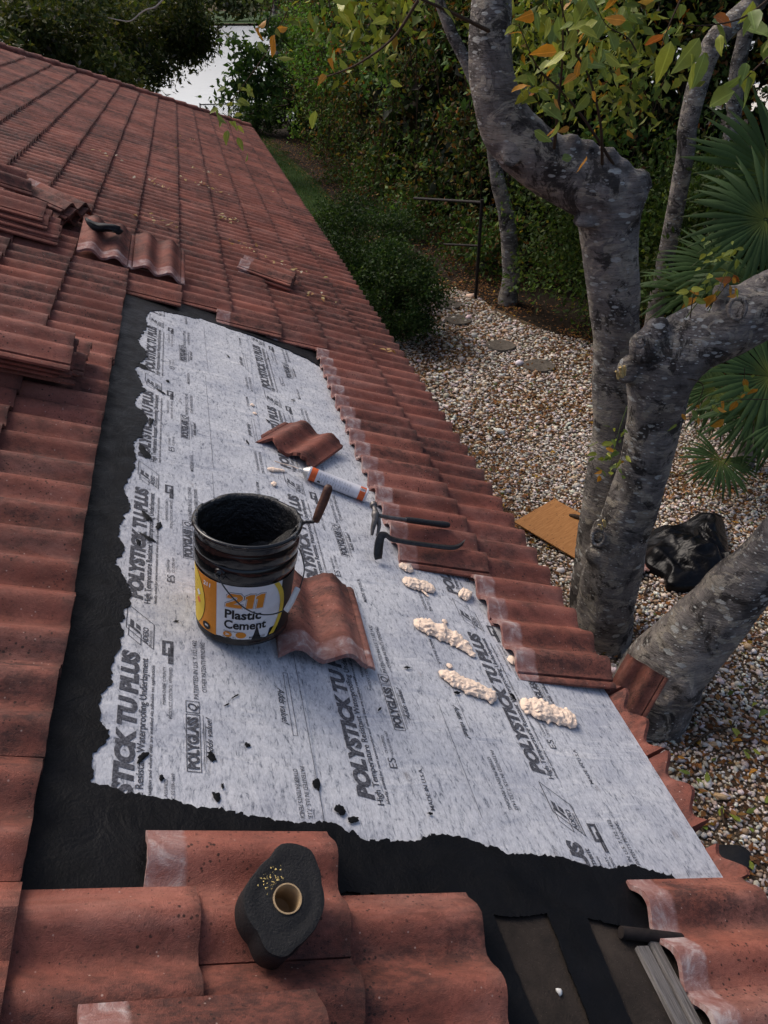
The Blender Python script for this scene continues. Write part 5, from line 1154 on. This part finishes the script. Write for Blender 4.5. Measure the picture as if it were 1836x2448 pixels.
# ---- further trunks behind
def bare(name, label, pts, nleaf, crown, size, pal, base):
    rows = []
    for px, py, Y, hw in pts: P = at(px, py, Y); c = CB.transposed() @ (P - CAM); rows.append((*(P - Vector(base)), hw / FPX * -c.z))
    g = at(pts[0][0], pts[0][1], pts[0][2]); rows = [(g.x - base[0], g.y - base[1], -.05, rows[0][3] * 1.15)] + rows
    t = empty(name, Matrix.Translation(base)); tag(t, label, 'tree'); link('trunk', tube('trunk', spline(rows, 6), 12, .15), MT['bark'], t)
    P, O, I = clumps(40, crown[0], crown[1], nleaf, .7, .4); tag(link('crown', leafmesh('crown', P - np.array(base), size * rng.uniform(.6, 1.3, len(P)), palette(len(P), *pal), O, droop=.3), MT['leaf'], t), kind='stuff')
g = at(1215, 690, 14.2); bare('slender_tree', 'slender pale trunk standing in the hedge left of the big tree', [(1222, 640, 14.2, 22), (1210, 520, 14.2, 19), (1190, 430, 14.2, 17), (1170, 300, 14.2, 16), (1130, 180, 14.3, 15), (1085, 90, 14.4, 14), (1040, -20, 14.5, 12)], 7000, ((5.2, 14.4, 7.0), (2.2, 2.2, 1.7)), .13, [(3, (.06, .09, .02)), (1, (.2, .12, .02))], (g.x, g.y, 0))
g = at(1590, 420, 10.5); bare('leaning_tree', 'grey forked trunk leaning right behind the hedge at the upper right', [(1630, 420, 10.5, 21), (1645, 300, 10.5, 23), (1675, 180, 10.5, 25), (1715, 90, 10.5, 27), (1790, 20, 10.5, 25), (1880, -70, 10.5, 22)], 9000, ((9.6, 10.5, 7.2), (2.6, 2.4, 1.9)), .13, [(3, (.07, .10, .02)), (1, (.16, .13, .02))], (g.x, g.y, 0))
g = at(1740, 330, 12); bare('dark_tree', 'dark upright trunk just right of the leaning grey trunk', [(1745, 330, 12, 17), (1755, 250, 12, 17), (1765, 160, 12, 18), (1785, 60, 12, 18), (1800, -60, 12, 16)], 7000, ((10.8, 12.5, 7.2), (2.4, 2.4, 1.8)), .13, [(3, (.05, .08, .02))], (g.x, g.y, 0))
tree('shore_tree', 'thin grey tree at the lake shore right of the open water', (5.0, 46.5, 0), [((5.9, 47, 6.6), (2.2, 2.2, 1.9)), ((6.2, 46.5, 3.4), (1.0, 1.4, 1.6))], 9000, .22, OL, .16, trunk_pts=[(0, 0, -.1, .22), (.05, 0, 2.2, .19), (-.05, 0, 4.4, .17), (.3, 0, 6.5, .1)])
# leafy branch reaching left across the water
br_ = empty('lakeside_bush', Matrix.Translation((3.2, 30, 0))); tag(br_, 'leafy bush with arching branches in front of the bright water', 'bush')
BB = Vector((3.2, 30, 0)); V = []; F = []; LP = []
for pts in [[(700, 210, 29.5), (640, 180, 29.3), (590, 175, 29.2), (545, 190, 29)], [(690, 170, 29.5), (630, 135, 29.4), (580, 110, 29.2), (550, 90, 29.2)], [(700, 240, 29.5), (630, 225, 29.3), (570, 220, 29), (515, 235, 29)], [(690, 250, 29.5), (620, 265, 29.2), (560, 290, 28.8), (530, 310, 28.5)], [(700, 120, 29.5), (660, 80, 29.5), (640, 50, 29.5)], [(700, 190, 29.5), (650, 160, 29.2), (600, 130, 29), (570, 160, 29)], [(700, 215, 29.5), (650, 205, 29.2), (610, 200, 29), (580, 215, 29)]]:
    rows = [(*(at(*p) - BB), .022 - .005 * i) for i, p in enumerate(pts)]; S_ = spline(rows, 6); v2, f2 = tube_vf(S_, 5, 0, False, len(V)); V += v2; F += f2
    for i in range(210): q = S_[lr.randrange(len(S_) // 4, len(S_))]; LP.append((q[0] + lr.gauss(0, .17), q[1] + lr.gauss(0, .25), q[2] + lr.gauss(0, .15)))
link('branches', mk('branches', V, F, True), MT['twig'], br_)
tag(link('foliage', leafmesh('foliage', np.array(LP), .24 * rng.uniform(.6, 1.3, len(LP)), palette(len(LP), (4, (.05, .10, .025)), (2, (.07, .12, .03)), (1, (.03, .06, .02))), None, .5, .3), MT['leaf'], br_), kind='stuff')
# sprig drooping over the far tiles
sg = at(560, 300, 12.5)

# ---- fan palms
def frond(name, n=34, L=1.0, arc=250, droop=.35, seed=0):
    r = random.Random(seed); V = []; F = []; C = []
    for i in range(n):
        a = R(-arc / 2 + arc * i / (n - 1) + r.gauss(0, 1.3)); ln = L * (.80 + .20 * math.cos(a * .55)) * r.uniform(.82, 1.05); dr = r.uniform(.4, 2.2); d = Vector((math.sin(a), math.cos(a), 0)); s = Vector((math.cos(a), -math.sin(a), 0)); b = len(V); hw = R(arc) / (n - 1) * .5
        for j, t in enumerate((.03, .32, .60, .76, .90, 1.0)):
            wd = ln * t * math.tan(hw) * 1.04 if t <= .6 else ln * .6 * math.tan(hw) * (1 - (t - .6) / .4) ** .75 + .0006
            z = .10 * t - droop * max(0, t - .42) ** 1.6 * dr; c = d * ln * t + Vector((0, 0, z * L)); pl = .022 * L * min(1, t * 2) * (1 if t <= .5 else max(.1, 2 - 2 * t))
            V += [c - s * wd, c + Vector((0, 0, pl)), c + s * wd]
            g_ = r.uniform(.8, 1.2); base = (.048, .088, .030) if t > .12 else (.15, .18, .04)
            if t > .95: base = (.07, .075, .03)
            C += [tuple(x * g_ for x in base)] * 3
        for j in range(5): q = b + 3 * j; F += [(q, q + 1, q + 4), (q, q + 4, q + 3), (q + 1, q + 2, q + 5), (q + 1, q + 5, q + 4)]
    me = bulk(name, np.array([v[:] for v in V]), np.array(F), np.array(C)); me.materials.append(MT['leaf']); return me
FR = [frond('frond', seed=1), frond('frond', 30, 1.0, 220, .6, 2), frond('frond', 38, 1.0, 280, .25, 3)]
def palm(label, base, fronds, trunk_h):
    t = empty('fan_palm', Matrix.Translation(base)); tag(t, label, 'palm', 'fan palms at the right edge'); B = Vector(base)
    link('trunk', tube('trunk', [(0, 0, -.05, .14), (.02, .02, trunk_h * .5, .12), (0, 0, trunk_h, .09)], 12, .3), MT['bark'], t)
    for i, (px, py, Y, L, face, tip) in enumerate(fronds):
        c = at(px, py, Y); z = Vector(face).normalized(); y = Vector(tip); y = (y - z * y.dot(z)).normalized(); x = y.cross(z)
        M = Matrix(((x.x, y.x, z.x, c.x - B.x), (x.y, y.y, z.y, c.y - B.y), (x.z, y.z, z.z, c.z - B.z), (0, 0, 0, 1)))
        fo = link('frond', FR[i % 3], None, t, M @ Matrix.Scale(L, 4))
        st = Vector((0, 0, trunk_h)); e = c - B; link('petiole', tube('petiole', spline([(*st, .016), (*(st * .5 + e * .5 + Vector((0, 0, .12))), .012), (*e, .009)], 5), 6), MT['petiole'], t)
palm('large fan palm with wide dark fronds behind the horizontal limb at the right edge', (8.3, 9.2, 0), [(1830, 525, 8.4, 1.0, (-.25, -.75, .6), (-.8, 0, .45)), (1810, 690, 8.2, .88, (-.2, -.6, .8), (-.8, -.3, -.3)), (1735, 640, 8.8, .92, (-.1, -.5, .85), (-.9, -.2, -.1)), (1850, 420, 9.0, 1.2, (-.1, -.85, .4), (-.2, .2, .9)), (1660, 705, 9.0, .85, (.1, -.5, .85), (-.7, -.5, -.2)), (1900, 600, 8.6, 1.2, (0, -.7, .7), (.8, 0, 0))], 1.7)
palm('low fan palm with a bright green frond over the gravel behind the trunk', (6.35, 7.35, 0), [(1722, 1098, 6.7, .52, (-.15, -.55, .85), (-.55, -.45, -.5)), (1800, 985, 6.9, .72, (-.1, -.5, .85), (-.2, -.5, -.75)), (1840, 900, 7.2, 1.0, (0, -.6, .8), (-.6, -.2, -.5)), (1710, 930, 7.4, .72, (-.1, -.5, .85), (-.7, -.2, -.4)), (1860, 1010, 6.7, .7, (0, -.5, .85), (.5, -.4, -.6)), (1680, 860, 7.9, .75, (-.1, -.5, .85), (-.8, 0, .0))], .75)
for (x, y, n_, lb) in [(7.6, 11.2, 15000, 'dense dark undergrowth between the big trunk and the large palm'), (9.6, 9.8, 12000, 'dense dark undergrowth behind the large palm'), (6.9, 12.6, 9000, 'low dark undergrowth behind the grey tree'), (8.9, 7.6, 9000, 'dense dark undergrowth at the right edge beside the low palm')]:
    t = empty('undergrowth', Matrix.Translation((x, y, 0))); tag(t, lb, 'bush', 'undergrowth along the right boundary')
    p, o_, i_ = clumps(110, (0, 0, 1.6), (1.7, 1.4, 1.8), n_, .5, .3); ok = p[:, 2] > .03; p, o_, i_ = p[ok], o_[ok], i_[ok]
    tag(link('foliage', leafmesh('foliage', p, .10 * rng.uniform(.6, 1.3, len(p)), np.clip(palette(len(p), *GREEN) * rng.uniform(.5, 1.3, 110)[i_][:, None] * .8, 0, 1), o_, .5), MT['leaf'], t), kind='stuff')
# neighbour's pool glimpsed through the leaves
sheet('patio', [(27, 30), (60, 26), (70, 60), (36, 60)], .004, MT['patio']); sheet('pool', [(28, 31), (38, 28), (40, 40), (33, 43)], .008, MT['pool'])

# ---- fences
fe = empty('garden_fence', Matrix.Translation((5.4, 15.3, 0))); tag(fe, 'dark rusty pipe fence half hidden in the hedge', 'fence'); FB = Vector((5.4, 15.3, 0))
def pipe(nm_, a, b, r, parent, base, mat): a = a - base; b = b - base; link(nm_, tube(nm_, [(*a, r), (*((a + b) / 2), r), (*b, r)], 8), mat, parent)
p_r = at(1152, 484, 14.6); p_l = at(990, 474, 17.5)
pipe('rail', p_l, p_r, .028, fe, FB, MT['rust_pipe']); pipe('post', Vector((p_r.x, p_r.y, 0)), p_r + Vector((0, 0, .05)), .034, fe, FB, MT['rust_pipe'])
m1 = at(1152, 588, 14.6); pipe('rail', at(1062, 584, 16.2), m1, .022, fe, FB, MT['rust_pipe'])
cf = empty('chain_link_fence', Matrix.Translation((3, 43.6, 0))); tag(cf, 'grey chain link fence at the lake edge behind the roof corner', 'fence'); FB = Vector((3, 43.6, 0))
za = at(478, 250, 43.6); zb = at(680, 258, 43.6); ht = za.z
for t in (0, .33, .66, 1): x = za.x + (zb.x - za.x) * t; pipe('post', Vector((x, 43.6, 0)), Vector((x, 43.6, ht + .06)), .035, cf, FB, MT['galv'])
pipe('rail', za, Vector((zb.x, zb.y, ht)), .028, cf, FB, MT['galv'])
V = []; F = []; nx = int((zb.x - za.x) / .11)
for i in range(-int(ht / .11), nx + 1):
    for sgn in (1, -1):
        x0 = za.x + i * .11 if sgn > 0 else za.x + i * .11 + ht; x1 = x0 + sgn * ht
        lo, hi = za.x, zb.x; z0, z1 = 0.0, ht
        if min(x0, x1) < lo - 1e-6 or max(x0, x1) > hi: continue
        v2, f2 = tube_vf([(x0 - 3, 0, z0, .006), (x1 - 3, 0, z1, .006)], 3, 0, False, len(V)); V += v2; F += f2
tag(link('wire_mesh', mk('wire_mesh', V, F), MT['galv'], cf), kind='stuff')

# ---- things on the gravel
pb = link('plywood_sheet', box('plywood_sheet', -.36, .36, -.62, .62, 0, .016, .002), MT['ply'], None, Matrix.Translation((3.62, 6.30, .06)) @ Matrix.Rotation(R(29), 4, 'Z') @ Matrix.Rotation(R(3), 4, 'X'))
tag(pb, 'orange-brown plywood sheet lying on the gravel left of the trunk', 'plywood')
cl = bmesh.new(); bmesh.ops.create_uvsphere(cl, u_segments=14, v_segments=8, radius=1)
for v in cl.verts: v.co = Vector((v.co.x * .075 + .03 * v.co.y ** 2, v.co.y * .03, max(-.01, v.co.z * .03))) * (1 + .2 * mnoise.noise(v.co * 2))
tag(link('curled_leaf', bm_mesh('curled_leaf', cl, True), MT['twig'], None, Matrix.Translation((3.72, 6.62, .10)) @ Matrix.Rotation(R(-40), 4, 'Z')), 'curled dead leaf lying on the plywood sheet', 'leaf')
bo = []
for px, py in [(1538, 1312), (1560, 1268), (1620, 1258), (1690, 1236), (1722, 1244), (1738, 1300), (1745, 1338), (1768, 1352), (1722, 1388), (1640, 1402), (1598, 1396), (1586, 1372), (1545, 1346)]:
    d = ray(px, py); P = CAM + d * ((.10 - CAM.z) / d.z); bo.append((P.x, P.y))
bc = Vector((sum(p[0] for p in bo) / len(bo), sum(p[1] for p in bo) / len(bo))); BO = spline([(x - bc.x, y - bc.y) for x, y in bo + bo[:1]], 9)[:-1]; V = []; F = []; nr = 34; na = len(BO)
for i in range(nr + 1):
    t = i / nr
    for k in range(na):
        x, y = BO[k][0] * min(1, t * 1.06), BO[k][1] * min(1, t * 1.06); e = max(0, 1 - t)
        q = Vector((x * 3.2, y * 3.2, 1.7)); q2 = Vector((x * 5 + y * 3 + 1.5 * mnoise.noise(q), y * 4 - x * 2, 4)); q3 = Vector((x * 20, y * 30 + x * 9, 8))
        z = .05 + .17 * (1 - t ** 2.2) * (1 + .5 * mnoise.noise(q)) + min(1, e * 5) * (.075 * (1 - 2.2 * abs(mnoise.noise(q2))) * (.6 + mnoise.noise(q * 1.3 + Vector((5, 0, 0)))) + .006 * (1 - 2 * abs(mnoise.noise(q3)))); z += .05 * max(0, x * .8 + y * .3) * 2
        if t > .94: z = z * (1 - t) / .06
        V.append((x, y, max(z, -.02)))
for i in range(nr):
    for k in range(na): F.append((i * na + k, (i + 1) * na + k, (i + 1) * na + (k + 1) % na, i * na + (k + 1) % na))
tag(link('bin_bag', mk('bin_bag', V, F, True), MT['bag'], None, Matrix.Translation((bc.x, bc.y, .02))), 'crumpled black bin bag on the gravel behind the trunk', 'bag')
o = link('fallen_tile', TILES[1], None, None, Matrix.Translation((2.72, 3.62, .62)) @ Matrix.Rotation(R(-62), 4, 'Z') @ Matrix.Rotation(R(52), 4, 'X')); tag(o, 'single red tile fallen off the eave, leaning on the tree foot', 'roof tile')
o = link('fallen_tile', TILES[1], None, None, Matrix.Translation((3.98, 5.78, .07)) @ Matrix.Rotation(R(25), 4, 'Z') @ Matrix.Rotation(R(4), 4, 'X')); tag(o, 'red tile on the gravel half under the bin bag', 'roof tile')
sc = bmesh.new(); bmesh.ops.create_uvsphere(sc, u_segments=24, v_segments=10, radius=1)
for v in sc.verts: v.co = Vector((v.co.x * .17, v.co.y * .12, max(0, v.co.z) * .05)) * (1 + .25 * mnoise.noise(v.co * 2))
tag(link('black_scrap', bm_mesh('black_scrap', sc, True), MT['scrap_black'], None, Matrix.Translation((2.98, 2.52, .03))), 'flat scrap of black felt on the gravel at the right edge', 'felt scrap')
V = []; F = []
for (px, py, L_, a) in [(1550, 1410, .22, .7), (1730, 1950, .16, 1.1), (1700, 1760, .5, .2), (1100, 790, .35, .5), (1240, 930, .25, 2)]:
    d = ray(px, py); P = CAM + d * ((.05 - CAM.z) / d.z); v2, f2 = tube_vf(spline([(P.x - L_ * .5 * math.cos(a), P.y - L_ * .5 * math.sin(a), .05, .010), (P.x, P.y + .03, .06, .010), (P.x + L_ * .5 * math.cos(a), P.y + L_ * .5 * math.sin(a), .05, .006)], 4), 6)
    tag(link('fallen_stick', mk('fallen_stick', v2, f2, True), MT['twig']), {1550: 'short dark stick below the bin bag', 1730: 'dark stick on the pebbles at the lower right', 1700: 'thin bent stick at the foot of the leaning limb', 1100: 'short dark stick beside the shrub', 1240: 'short stick in the middle of the gravel'}[px], 'stick', 'sticks on the gravel')
